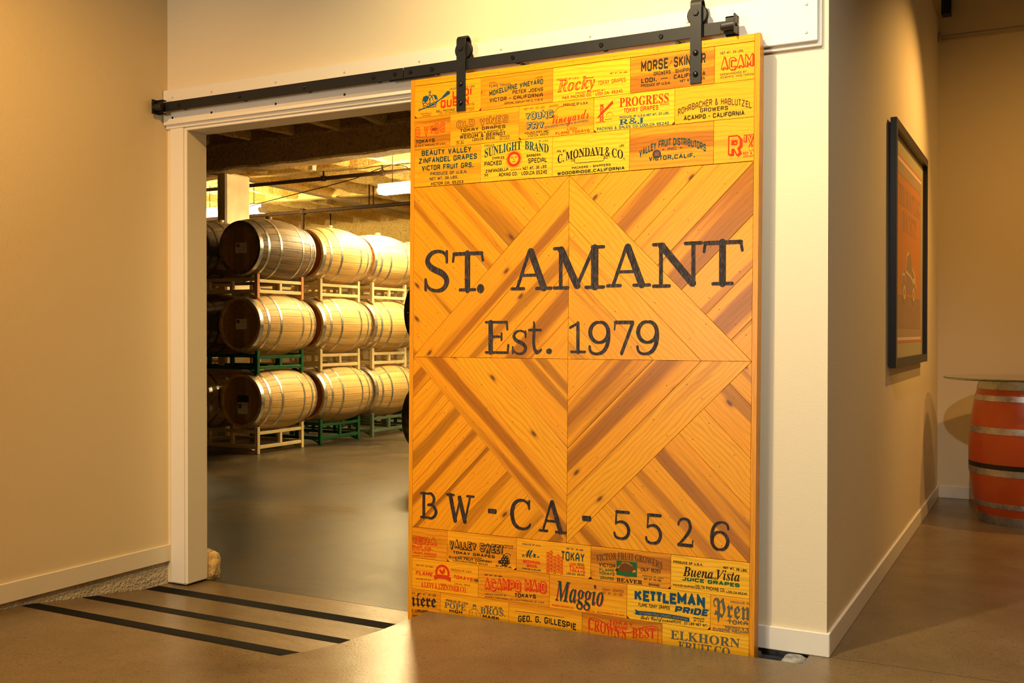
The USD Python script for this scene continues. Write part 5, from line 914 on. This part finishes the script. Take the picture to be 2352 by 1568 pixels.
# ------------------------------------------------------------------ the track
tr = thing('sliding_door_track', 'black flat steel track of the sliding door, bolted across the header', 'door track', trans(-1.8, -.08, 2.355))
part('track_bar', bbox(-3.305, -1.8285, -.0845, -.0775, 2.331, 2.379, .0012), 'black_steel', tr)
part('track_bar', bbox(-1.8245, -.335, -.0845, -.0775, 2.331, 2.379, .0012), 'black_steel', tr)
part('joint_plate', bbox(-1.905, -1.665, -.0772, -.0715, 2.326, 2.372, .001), 'black_steel', tr)
for x in (-3.194, -2.789, -2.388, -1.986, -1.674, -1.273, -.872):
    part('spacer', lathe([(1e-4, -.0345), (.0155, -.0345), (.0155, -.0715), (1e-4, -.0715)][::-1], 24, 'y', (x, 0, 2.354)), 'black_steel', tr)
for x in (-3.194, -2.789, -2.388, -1.986, -1.87, -1.786, -1.674, -1.273, -.872, -.62):
    part('bolt', lathe([(1e-4, -.0882), (.0045, -.0882), (.005, -.0895), (.0075, -.0895), (.009, -.088), (.0092, -.0845), (1e-4, -.084)], 6 if x in (-1.87, -1.786) else 18, 'y', (x, 0, 2.3545)), 'bolt_steel', tr)
for x, nm in ((-.555, 0), (-1.235, 0)):
    part('anti_jump_block', bbox(x - .006, x + .006, -.078, -.05, 2.318, 2.331, .001), 'black_steel', tr)
def stop(x, s):
    U_ = Polygon([(-.094, 2.395), (-.066, 2.395), (-.066, 2.318), (-.094, 2.318)])
    r = part('track_stop', cat_mesh([bbox(x, x + s * .046, -.0925, -.0865, 2.319, 2.392, .001), bbox(x, x + s * .046, -.0925, -.068, 2.386, 2.392, .001), bbox(x, x + s * .046, -.0925, -.068, 2.319, 2.325, .001), bbox(x + s * .040, x + s * .046, -.125, -.068, 2.319, 2.392, .001)]), 'black_steel', tr)
    part('bumper', lathe([(1e-4, x + s * .04), (.017, x + s * .04), (.017, x - s * .004), (.014, x - s * .012), (1e-4, x - s * .012)], 20, 'x', (0, -.108, 2.352)), 'rubber', r, smooth=40)
    part('screw', cyl((x + s * .03, -.108, 2.352), (x + s * .052, -.108, 2.352), .006, 10), 'bolt_steel', r)
stop(-3.302, -1) if False else stop(-3.296, -1); stop(-.362, 1)
# ------------------------------------------------------------------ barrel room: shell, ceiling, pipes
struct('wall_cellar_left', box(-18.2, -18, YW, 17, -.4, 4.2), 'cellar_wall'); struct('wall_cellar_far', box(-18, -.14, 17, 17.2, -.4, 4.2), 'cellar_wall')
struct('ceiling_cellar', box(-18.2, -.14, YW, 17.2, 3.8, 3.95), 'sprayed_ceiling', label='sprayed concrete ceiling slab of the barrel room')
RZ = 3.4
def rib_mesh(xc, y0, y1, seed, w0=.034, w1=.062, n=None):
    n = n or max(6, int((y1 - y0) * 9)); ys = np.linspace(y0, y1, n); r = []
    for y in ys:
        d = (meshkit.noise(np.array([[xc * 3 + s, y * 9, seed + s] for s in (0., 5.)])) - .5) * .03
        r.append([(xc - w1 + d[0], y, 3.81), (xc - w0 + d[0], y, RZ + .015 + d[1]), (xc - w0 + .02, y, RZ + d[1]), (xc + w0 - .02, y, RZ + d[0]), (xc + w0 + d[1], y, RZ + .015 + d[0]), (xc + w1 + d[1], y, 3.81)])
    return loft(r)
rib_front = thing('ceiling_rib_bay', 'dark bay of concrete ceiling ribs nearest the doorway', None, kind='structure')
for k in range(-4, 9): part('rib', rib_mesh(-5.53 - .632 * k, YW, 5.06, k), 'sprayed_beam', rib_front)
def cross_rib(x0, x1, yc, seed):
    v, f = rib_mesh(yc, x0, x1, seed, .10, .15); return np.c_[v[:, 1], v[:, 0], v[:, 2]], f[:, ::-1]
rib_mid = thing('ceiling_rib_bay', 'brightly lit bay of concrete ceiling ribs above the barrels', None, kind='structure')
for k in range(-5, 10): part('rib', rib_mesh(-6.87 - .695 * k, 5.4, 12.75, 20 + k), 'sprayed_ceiling', rib_mid)
for y in (7.2, 9.5): part('cross_rib', cross_rib(-13.6, -3.2, y, 50 + y), 'sprayed_ceiling', rib_mid)
rib_far = thing('ceiling_rib_bay', 'far bay of concrete ceiling ribs beyond the second beam', None, kind='structure')
for k in range(-3, 9): part('rib', rib_mesh(-6.9 - .9 * k, 13.4, 17, 40 + k, n=8), 'sprayed_ceiling', rib_far)
def beam(xa, ya, xb, yb, w, z0, z1, seed):
    n = 60; r = []
    for t in np.linspace(0, 1, n):
        x, y = xa + (xb - xa) * t, ya + (yb - ya) * t; d = (meshkit.noise(np.array([[x * 7, seed + s, s] for s in (0., 3., 6.)])) - .5) * .035
        r.append([(x, y, z1), (x, y + d[0] * .3, z0 + .02 + d[1]), (x, y + .03, z0 + d[1]), (x, y + w - .03, z0 + d[2]), (x, y + w, z0 + .02 + d[2]), (x, y + w, z1)])
    v, f = loft(r); return v, f
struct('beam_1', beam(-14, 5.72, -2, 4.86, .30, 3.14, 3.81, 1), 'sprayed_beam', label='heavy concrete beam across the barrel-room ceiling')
struct('beam_2', beam(-15.5, 13.2, -3.5, 12.6, .4, 2.98, 3.81, 2), 'sprayed_ceiling', label='second concrete beam, deep in the barrel room')
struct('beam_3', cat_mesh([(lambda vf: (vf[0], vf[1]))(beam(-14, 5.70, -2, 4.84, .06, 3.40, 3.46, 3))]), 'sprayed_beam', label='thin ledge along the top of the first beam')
struct('column', bbox(-8.342, -8.186, 5.50, 5.93, FZ, 3.16, .02), 'column_paint', label='square painted column among the barrel stacks')

def thing1(name, label, cat, mats, group=None):
    t = thing(name, label, cat, group=group)
    for n, m, k in mats: part(n, m, k, t)
    return t
# pipes along the wall direction
PY = 7.15
thing1('sprinkler_pipe', 'black sprinkler pipe crossing the lit ceiling just behind the concrete beam', 'pipe', [('pipe', cyl((-13, PY + .25, 3.3), (-3, PY - .12, 3.3), .027), 'pipe_dark')] + [('clamp', cat_mesh([bbox(x - .035, x + .035, y - .03, y + .03, 3.265, 3.335, .01), cyl((x, y, 3.3), (x, y, 3.42), .012, 8)]), 'pipe_dark') for x, y in ((-8.05, PY + .065), (-7.05, PY + .03))])
thing1('sprinkler_pipe', 'black pipe crossing the dark ceiling bay close to the doorway', 'pipe', [('pipe', cyl((-11, 3.98, 3.33), (-3, 3.35, 3.33), .027), 'pipe_dark')])
thing1('sprinkler_pipe', 'brown pipe crossing the ceiling low behind the lamps', 'pipe', [('pipe', cyl((-13, 9.6, 3.2), (-5, 9.15, 3.2), .030), 'pipe_dark')] + [('hanger_rod', cyl((x, 9.39, 3.2), (x, 9.39, 3.8), .01, 8), 'pipe_dark') for x in (-8.86, -8.78)] + [('tee', cat_mesh([cyl((-10.25, 9.45, 3.2), (-10.25, 9.45, 2.9), .028), bbox(-10.3, -10.2, 9.40, 9.5, 3.15, 3.25, .02)]), 'pipe_dark')])
thing1('conduit', 'pale metal conduit running away under the lit ceiling ribs', 'conduit', [('conduit', cyl((-9.35, 5.9, 3.37), (-9.75, 12.5, 3.37), .02), 'pipe_grey')])
thing1('drain_pipe', 'thick brown pipe sloping behind the top row of barrels', 'pipe', [('pipe', cyl((-13.5, 11.5, 2.92), (-8.6, 12.2, 2.72), .075), 'column_paint'), ('hanger_rod', cat_mesh([cyl((x, y, z), (x, y, 3.8), .012, 8) for x, y, z in ((-11.5, 11.786, 2.838), (-9.6, 12.057, 2.76))]), 'pipe_dark'), ('elbow', tube([(-9.2, 11.7, 2.95), (-8.75, 11.75, 2.97), (-8.68, 11.77, 2.9), (-8.68, 11.77, 2.75), (-8.8, 11.8, 2.66), (-9.0, 11.82, 2.66)], .03), 'pipe_dark')])
thing1('power_cable', 'thin cable sagging across the lit ceiling to the right-hand lamp', 'cable', [('cable', tube([(-10.2, 7.85, 3.05), (-9.6, 7.7, 3.11), (-8.9, 7.5, 3.15), (-8.1, 7.3, 3.2), (-7.5, 7.2, 3.26), (-7.1, 7.1, 3.33), (-6.8, 7.02, 3.36), (-6.55, 6.98, 3.32), (-6.42, 6.95, 3.22), (-6.38, 6.94, 3.1)], .006, 6), 'pipe_dark')])
thing1('junction_box', 'small grey ribbed box hanging from a lit ceiling rib', 'junction box', [('box', cat_mesh([bbox(-7.66 + .022 * k, -7.64 + .022 * k, 6.42, 6.50, 3.27, 3.46, .004) for k in range(3)]), 'box_grey'), ('bracket', bbox(-7.66, -7.6, 6.4, 6.52, 3.44, 3.5, .003), 'pipe_dark')])
# strip lamps
def lamp(x, y, z, label, ang=0.):
    W = trans(x, y, z) @ rotz(ang); t = thing('strip_lamp', label, 'lamp', W, group='glowing strip lamps')
    def at(m): v, f = V_F(m); return v @ W[:3, :3].T + W[:3, 3], f
    part('housing', at(bbox(-.65, .65, -.06, .06, .03, .085, .004)), 'lamp_white', t)
    lens = [(-.085, .028), (-.105, .0), (-.07, -.05), (.07, -.05), (.105, .0), (.085, .028)]
    part('glowing_lens', at(ext_yz(Polygon(lens), -.62, 1.24)), 'tube_light', t)
    for s in (-1, 1): part('end_cap', at(ext_yz(Polygon([(y * 1.04, z * 1.04) for y, z in lens]), s * .63 - .01, .02)), 'lamp_white', t)
    for s in (-.45, .45): part('hanger', at(cyl((s, 0, .08), (s, 0, 3.8 - z), .005, 6)), 'pipe_dark', t)
lamp(-6.28, 6.90, 3.025, 'glowing strip lamp beside the barn door\'s left edge, above the top barrels', -.1)
lamp(-10.45, 8.0, 3.06, 'glowing strip lamp right of the square column')
lamp(-4.1, 6.2, 3.06, 'strip lamp over the aisle behind the barn door', -.1)
lamp(-13.0, 8.4, 3.06, 'strip lamp left of the square column, a bright sliver')
lamp(-9.5, 14.6, 3.06, 'strip lamp in the far bay behind the second beam')

# ------------------------------------------------------------------ barrels: class prims, then one instance each
NST, BL, RH, RB = 26, .95, .288, .35
def brad(y): return RH + (RB - RH) * (1 - (2 * y / BL) ** 2)
def stave_mesh(k):
    a0, a1 = (k + .012) * 2 * PI / NST, (k + .988) * 2 * PI / NST; rings = []
    for y in np.linspace(-BL / 2, BL / 2, 13):
        r = brad(y); e = .0015; ri = r - .027
        ang = [(a0, r - e), (a0 + .025, r), ((a0 + a1) / 2, r), (a1 - .025, r), (a1, r - e), (a1, ri), (a0, ri)]
        rings.append([(q * math.cos(t), y, q * math.sin(t)) for t, q in ang])
    v, f = loft(rings); return v, f[:, ::-1]
def hoop_mesh(y, w):
    y0, y1 = y - w / 2, y + w / 2; return lathe([(brad(y0) + .0005, y0), (brad(y0) + .0028, y0 + .0008), (brad(y) + .003, y), (brad(y1) + .0028, y1 - .0008), (brad(y1) + .0005, y1)], 52, 'y')
STV = [stave_mesh(k) for k in range(NST)]; HOOPS = [hoop_mesh(s * y, w) for y, w in ((.452, .042), (.355, .030), (.185, .030)) for s in (-1, 1)]
def head_parts(face):
    R_ = .268; xs = np.linspace(-R_, R_, 8); out = []
    for a, b_ in zip(xs[:-1], xs[1:]):
        p = Point(0, 0).buffer(R_, 24).intersection(sbox(a + .0008, -1, b_ - .0008, 1)); out.append(ext_xz(p, -.445 if face < 0 else .423, .022))
    return out
HEADS = head_parts(-1); BACK = (lambda v, f: (v, f))(*ext_xz(Point(0, 0).buffer(.268, 20), .425, .02))
BARREL = {}
def barrel_class(key, st, hd, hp='steel', paper=None, mark=None, bung='silicone'):
    root = f'/World/{"barrel_kind"}_{len(BARREL) + 1:03d}'
    c = stage.CreateClassPrim(root); c.SetTypeName('Xform'); WM[root] = np.eye(4); r = random.Random(len(BARREL) + 70)
    for k in range(NST): part('stave', STV[k], f'{st}_{r.randrange(3)}', root)
    for k, m in enumerate(HEADS): part('head_board', m, f'{hd}_{(k * 2 + k // 3) % 3}', root)
    part('back_head', BACK, f'{hd}_0', root)
    for m in HOOPS: part('hoop', m, hp, root, smooth=40)
    part('bung', lathe([(1e-4, RB - .01), (.024, RB - .01), (.024, RB + .004), (.033, RB + .006), (.035, RB + .026), (.031, RB + .030), (1e-4, RB + .030)], 18), bung, root, smooth=45)
    if paper == 'white':
        p = part('paper_label', bbox(-.075, .075, -.4475, -.445, -.055, .055, .0003), 'paper', root, label='white paper label')
        part('label_print', box(-.066, -.018, -.4485, -.447, .008, .046), 'ink_red', p); part('label_print', cat_mesh([box(-.005, .06, -.4483, -.447, z, z + .003) for z in (.03, .016, .004)] + [box(-.06, .06, -.4483, -.447, z, z + .002) for z in (-.016, -.026, -.036)]), 'rule_grey', p)
    if paper == 'two':
        part('paper_label', bbox(-.075, .085, -.4475, -.445, -.015, .055, .0003), 'ink_black', root, label='black label')
        p = part('paper_label', bbox(-.068, .07, -.4475, -.445, -.145, -.020, .0003), 'paper', root, label='white paper label')
        part('label_print', box(-.06, -.012, -.4485, -.447, -.085, -.035), 'green_grey_steel', p); part('label_print', cat_mesh([box(.0, .06, -.4483, -.447, z, z + .003) for z in (-.04, -.052, -.066)] + [box(-.055, .055, -.4483, -.447, z, z + .002) for z in (-.1, -.11, -.122)]), 'rule_grey', p)
    if paper == 'tan': part('paper_label', bbox(.035, .14, -.4475, -.445, -.06, .05, .0003), 'paper_tan', root, label='tan paper label')
    if paper == 'low': part('paper_label', bbox(-.06, .085, -.4475, -.445, -.175, -.055, .0003), 'paper_tan', root, label='tan paper label')
    if mark: part('lettering', ext_xz(typeset(mark, -.2, .02, .205, .02, .055, 'm'), -.4465, .002), 'ink_black', root)
    if mark or paper in ('white', 'two'):
        part('brand_mark', ext_xz(unary_union([ring(0, .19, .032, .004), sbox(-.03, .14, .03, .146), sbox(-.022, .128, .022, .133), sbox(-.03, -.19, .03, -.184), sbox(-.02, -.2, .02, -.196)]), -.4462, .0015), f'{hd}_1' if not mark else 'rust_ink', root, label='faint burnt-in mark')
    BARREL[key] = root
plain('rule_grey', (.35, .33, .28), .7); plain('rust_ink', (.25, .07, .02), .7)
barrel_class('aged', 'oak_aged', 'head', paper='white', bung='bung_brown')
barrel_class('light_a', 'oak', 'head', paper='white')
barrel_class('light_b', 'oak', 'head', paper='two', bung='bung_brown')
barrel_class('red', 'oak', 'redhead'); barrel_class('red_tan', 'oak', 'redhead', paper='tan')
barrel_class('amber', 'oak', 'amberhead', paper='low', mark='ST. AMANT')
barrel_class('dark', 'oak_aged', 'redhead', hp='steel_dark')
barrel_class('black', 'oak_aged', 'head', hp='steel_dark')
def barrel(key, x, y, z, label, group, rz=0., roll=0.):
    p = free('/World', 'wine_barrel'); q = UsdGeom.Xform.Define(stage, p)
    Rr = np.eye(4); c, s = math.cos(roll), math.sin(roll); Rr[0, 0], Rr[0, 2], Rr[2, 0], Rr[2, 2] = c, s, -s, c
    set_xf(q.GetPrim(), trans(x, y, z) @ rotz(rz) @ Rr); put(q.GetPrim(), label, 'barrel', group)
    q.GetPrim().GetReferences().AddInternalReference(BARREL[key]); q.GetPrim().SetInstanceable(True)
ROW = ['bottom', 'middle', 'top']; ZR = [.463, 1.290, 2.112]; YD = [4.92, 5.99, 7.02, 8.05]
G1 = 'stacked wine barrels in the racks'
KIND = {(2, 0): ('aged', 'dark weathered oak wine barrel, white label, front of the top row'), (2, 1): ('red_tan', 'pale oak wine barrel with dark red head and tan label, second in the top row'), (2, 2): ('amber', 'pale oak wine barrel with an amber lettered head, third in the top row'), (2, 3): ('amber', 'barrel glimpsed at the right end of the top row beside the barn door'),
        (1, 0): ('light_a', 'oak wine barrel with a white paper label, front of the middle row'), (1, 1): ('red', 'pale oak wine barrel with a dark red head, second in the middle row'), (1, 2): ('red', 'pale oak wine barrel third in the middle row, beside the black-hooped barrel'), (1, 3): ('red', 'barrel at the far right end of the middle row, mostly hidden'),
        (0, 0): ('light_b', 'oak wine barrel with a black and a white label, front of the bottom row'), (0, 1): ('red', 'pale oak wine barrel with dark red head, second in the bottom row'), (0, 2): ('red', 'yellowish oak wine barrel third in the bottom row'), (0, 3): ('red', 'barrel at the far right end of the bottom row, mostly hidden')}
for (lv, d), (key, lab) in KIND.items():
    barrel(key, -7.0 + [0, .012, -.01, 0][d], YD[d] + (.0 if lv else .02), ZR[lv], lab, G1, rz=[.01, -.012, .008, 0][d])
for lv in range(3):
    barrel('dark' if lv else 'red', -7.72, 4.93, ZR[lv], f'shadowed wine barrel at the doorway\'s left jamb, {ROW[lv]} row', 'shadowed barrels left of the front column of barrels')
# stack standing across the aisle, side on to it, half hidden by the barn door
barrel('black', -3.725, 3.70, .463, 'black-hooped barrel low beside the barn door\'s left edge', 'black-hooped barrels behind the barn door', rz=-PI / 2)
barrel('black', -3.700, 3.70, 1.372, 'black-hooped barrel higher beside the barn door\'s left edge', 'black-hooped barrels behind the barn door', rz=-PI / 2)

# ------------------------------------------------------------------ racks for two barrels, one under each pair
RACK = {}
def rack_class(key, m, mp=None, up=0.):
    root = f'/World/rack_kind_{len(RACK) + 1:03d}'; c = stage.CreateClassPrim(root); c.SetTypeName('Xform'); WM[root] = np.eye(4); mp = mp or m
    X0, X1, Y0, Y1, t = -.522, .522, -.365, .365, .021      # origin: floor level, middle
    for x in (X0, X1):
        for y in (Y0, Y1): part('post', bbox(x - t, x + t, y - t, y + t, 0, .26 + up, .004), mp, root)
    for y in (Y0, Y1):
        part('rail', bbox(X0 + t, X1 - t, y - .018, y + .018, .055, .095, .003), m, root); part('rail', bbox(X0 + t, X1 - t, y - .018, y + .018, .185 + up, .222 + up, .003), m, root)
        for x in (-.17, .17): part('upright', bbox(x - .02, x + .02, y - .016, y + .016, .095, .185 + up, .003), m, root)
    for x in (X0, X1):
        part('side_rail', bbox(x - .017, x + .017, Y0 + t, Y1 - t, .055, .092, .003), m, root)
        part('side_rail', bbox(x - .017, x + .017, Y0 + t, Y1 - t, .17 + up, .205 + up, .003), m, root); part('side_upright', bbox(x - .017, x + .017, -.02, .02, .092, .17 + up, .003), m, root)
    for x in (X0, X1):
        for y in (Y0, Y1):
            s = 1 if x < 0 else -1; d = 1 if y < 0 else -1
            part('foot_brace', hull([(x + s * u, y + d * .02 + w, z) for u, z in ((.02, .005), (.15, .058)) for w in (-.012, .012) for z in (z, z + .012)]), m, root)
    RACK[key] = root
for nm, a_, b_ in (('beige', 'beige_steel', None), ('orange', 'beige_steel', 'orange_post'), ('green', 'green_steel', None), ('grey', 'green_grey_steel', None)):
    rack_class(nm, a_, b_)
    if nm != 'orange': rack_class(nm + '_tall', a_, b_, .037)
def rack(key, x, y, z, label, rz=0.):
    p = free('/World', 'barrel_rack'); q = UsdGeom.Xform.Define(stage, p); set_xf(q.GetPrim(), trans(x, y, z) @ rotz(rz)); put(q.GetPrim(), label, 'barrel rack', 'steel barrel racks')
    q.GetPrim().GetReferences().AddInternalReference(RACK[key]); q.GetPrim().SetInstanceable(True)
RKZ = [FZ, .744, 1.572]; RK = [['beige', 'green', 'grey', 'green'], ['green', 'beige', 'beige', 'beige'], ['orange', 'beige', 'beige', 'beige']]
DEP = ['front', 'second', 'third', 'far right']
COLN = dict(beige='beige', green='green', grey='grey-green', orange='orange-posted beige')
for lv in range(3):
    for d in range(4): rack(RK[lv][d] + ('' if lv else '_tall'), -7.36, YD[d] - .005, RKZ[lv], f'{COLN[RK[lv][d]]} steel barrel rack, {DEP[d]} rack under the {ROW[lv]} row of barrels')
rack('beige_tall', -3.725, 4.06, FZ, 'rack under the lower black-hooped barrel behind the barn door', PI / 2)
rack('beige_tall', -3.725, 4.06, .775, 'rack under the upper black-hooped barrel behind the barn door', PI / 2)
# stack seen through the gaps
for lv in range(3):
    rack('beige' + ('' if lv else '_tall'), -9.5, 6.6, RKZ[lv], f'beige rack of the farther stack, glimpsed through the gaps under the {ROW[lv]} row')
for lv in (0, 1, 2):
    for x in (-9.14, -9.86): barrel('amber' if lv else 'red', x, 6.6, ZR[lv], f'barrel of the farther stack glimpsed through the rack gaps, {ROW[lv]} row, {"nearer" if x > -9.5 else "farther"} side', 'barrels of the farther stack')

# ------------------------------------------------------------------ poster
fy0, fy1, fz0, fz1, ft, fwid = 1.545, 3.02, 1.022, 2.283, .042, .046
po = thing('framed_poster', 'framed orange poster of an old car in a black frame on the side wall', 'poster', trans(0, (fy0 + fy1) / 2, (fz0 + fz1) / 2))
o = sbox(fy0, fz0, fy1, fz1).difference(sbox(fy0 + fwid, fz0 + fwid, fy1 - fwid, fz1 - fwid))
part('frame', ext_yz(o, .012, ft - .012), plain('frame_black', (.014, .010, .008), .38), po)
part('backing', box(.004, .016, fy0 + .02, fy1 - .02, fz0 + .02, fz1 - .02), 'ink_black', po)
iy0, iy1, iz0, iz1 = fy0 + fwid, fy1 - fwid, fz0 + fwid, fz1 - fwid
def pan(nm, y0, y1, z0, z1, x, m, lab=None): return part(nm, box(x, x + .0008, y0, y1, z0, z1), m, po, label=lab)
plain('mat_green', (.42, .36, .16), .7); plain('poster_orange', (.58, .20, .03), .6); plain('poster_tan', (.34, .19, .085), .6); plain('poster_cream', (.66, .46, .20), .6); plain('poster_border', (.40, .26, .12), .6); plain('mat_core', (.75, .56, .36), .7); plain('mat_red', (.58, .16, .06), .7)
pan('mat_board', iy0, iy1, iz0, iz1, .016, 'mat_green', 'olive mat board')
pw = iy1 - iy0
a0, a1, c0_, c1_ = 1.70, 2.865, 1.178, 2.112
pan('mat_edge', a0 - .022, a1 + .022, c0_ - .032, c1_ + .032, .0168, 'mat_red'); pan('mat_edge', a0 - .012, a1 + .012, c0_ - .018, c1_ + .018, .0174, 'mat_core')
pr_ = pan('print_border', a0, a1, c0_, c1_, .018, 'poster_border')
b0, b1, d0, d1 = 1.735, 2.80, 1.225, 2.05
pan('print_field', b0, b1, d0, d1, .0186, 'poster_tan'); hz = 1.399
part('print_field', (lambda m: m)(ext_yz(Polygon([(b0, hz), (b1, hz), (b1, d1 - .012), (b0, d1 - .012)]), .0192, .0008)), 'poster_orange', po, label='orange sky of the print')
def yz_text(t, y0, y1, z, h): return ext_yz(typeset(t, y0, z, y1, z, h, 's'), .0199, .0006)
pw_ = b1 - b0
tx = part('lettering', yz_text('THE BOOTLEG', 1.785, 2.785, 1.885, .107), 'poster_tan', po); part('lettering', yz_text('SOCIETY', 1.95, 2.61, 1.752, .107), 'poster_tan', po)
cy0, cw, czb = 1.90, .70, hz - .012
q = lambda u, v: (cy0 + cw * u, czb + .27 * v)
car = Polygon([q(.02, .22), q(.0, .40), q(.10, .52), q(.22, .56), q(.30, .60), q(.36, .92), q(.48, 1.0), q(.60, .97), q(.70, .72), q(.74, .60), q(.92, .55), q(1.0, .40), q(.98, .18), q(.86, .12), q(.25, .10)])
whl = [Point(*q(.22, .13)).buffer(.055, 16), Point(*q(.82, .13)).buffer(.055, 16)]; whl = [affinity.scale(w, 1.5, 1.15) for w in whl]
part('car_print', ext_yz(unary_union([car] + whl), .0199, .0005), 'poster_tan', po)
hl = unary_union([strokes([[q(.05, .30), q(.10, .48), q(.24, .50), q(.30, .36)], [q(.31, .62), q(.37, .9), q(.5, .97)], [q(.30, .56), q(.60, .50), q(.76, .42)], [q(.70, .68), q(.92, .52)]], .016), strokes([[q(.78, .40), q(.9, .46), q(.97, .30)]], .03)] + [affinity.scale(w, .62, .62).difference(affinity.scale(w, .3, .3)) for w in whl])
part('car_highlight', ext_yz(hl, .0202, .0005), 'poster_cream', po)
part('glazing', box(.0235, .0255, iy0, iy1, iz0, iz1), 'picture_glass', po)

# ------------------------------------------------------------------ orange barrel table
TX, TY = .605, 3.40
bt = thing('barrel_table_base', 'orange painted wine barrel with grey hoops standing upright under the glass top', 'barrel', trans(TX, TY, 0))
H_ = .905; br = lambda z: .283 + .067 * (1 - (2 * z / H_ - 1) ** 2)
part('barrel_body', lathe([(1e-4, .004), (br(0) - .02, .004), (br(0), .0)] + [(br(z), z) for z in np.linspace(.02, H_ - .002, 22)] + [(br(H_) - .02, H_), (1e-4, H_ - .02)], 64, c=(TX, TY, 0)), 'orange_paint', bt, smooth=40)
for z, w in ((.028, .056), (.122, .034), (.330, .042), (.590, .042), (.790, .036), (.872, .056)):
    z0, z1 = z - w / 2, z + w / 2; part('hoop', lathe([(br(z0), z0), (br(z0) + .003, z0 + .001), (br(z) + .0034, z), (br(z1) + .003, z1 - .001), (br(z1), z1)], 64, c=(TX, TY, 0)), 'steel', bt, smooth=40)
z0, z1 = .352, .382; part('painted_band', lathe([(br(z0), z0), (br(z0) + .0012, z0 + .001), (br(z1) + .0012, z1 - .001), (br(z1), z1)], 64, c=(TX, TY, 0)), 'black_paint', bt, label='black painted line above the lower hoop')
part('glass_tabletop', lathe([(1e-4, .9055), (.498, .9055), (.502, .908), (.502, .9145), (.498, .917), (1e-4, .917)], 96, c=(TX, TY, 0)), 'table_glass', label='round clear glass tabletop lying on the orange barrel', cat='tabletop')
thing1('curtain_rod', 'thin brown rod across the top of the wall above the orange barrel', 'rod', [('rod', cyl((.018, 4.09, 3.335), (6.4, 4.09, 3.335), .011), 'pipe_grey'), ('flange', cyl((.004, 4.09, 3.335), (.018, 4.09, 3.335), .034, 20), 'pipe_grey'), ('bracket', bbox(.03, .045, 4.08, 4.15, 3.325, 3.345, .002), 'pipe_grey')])
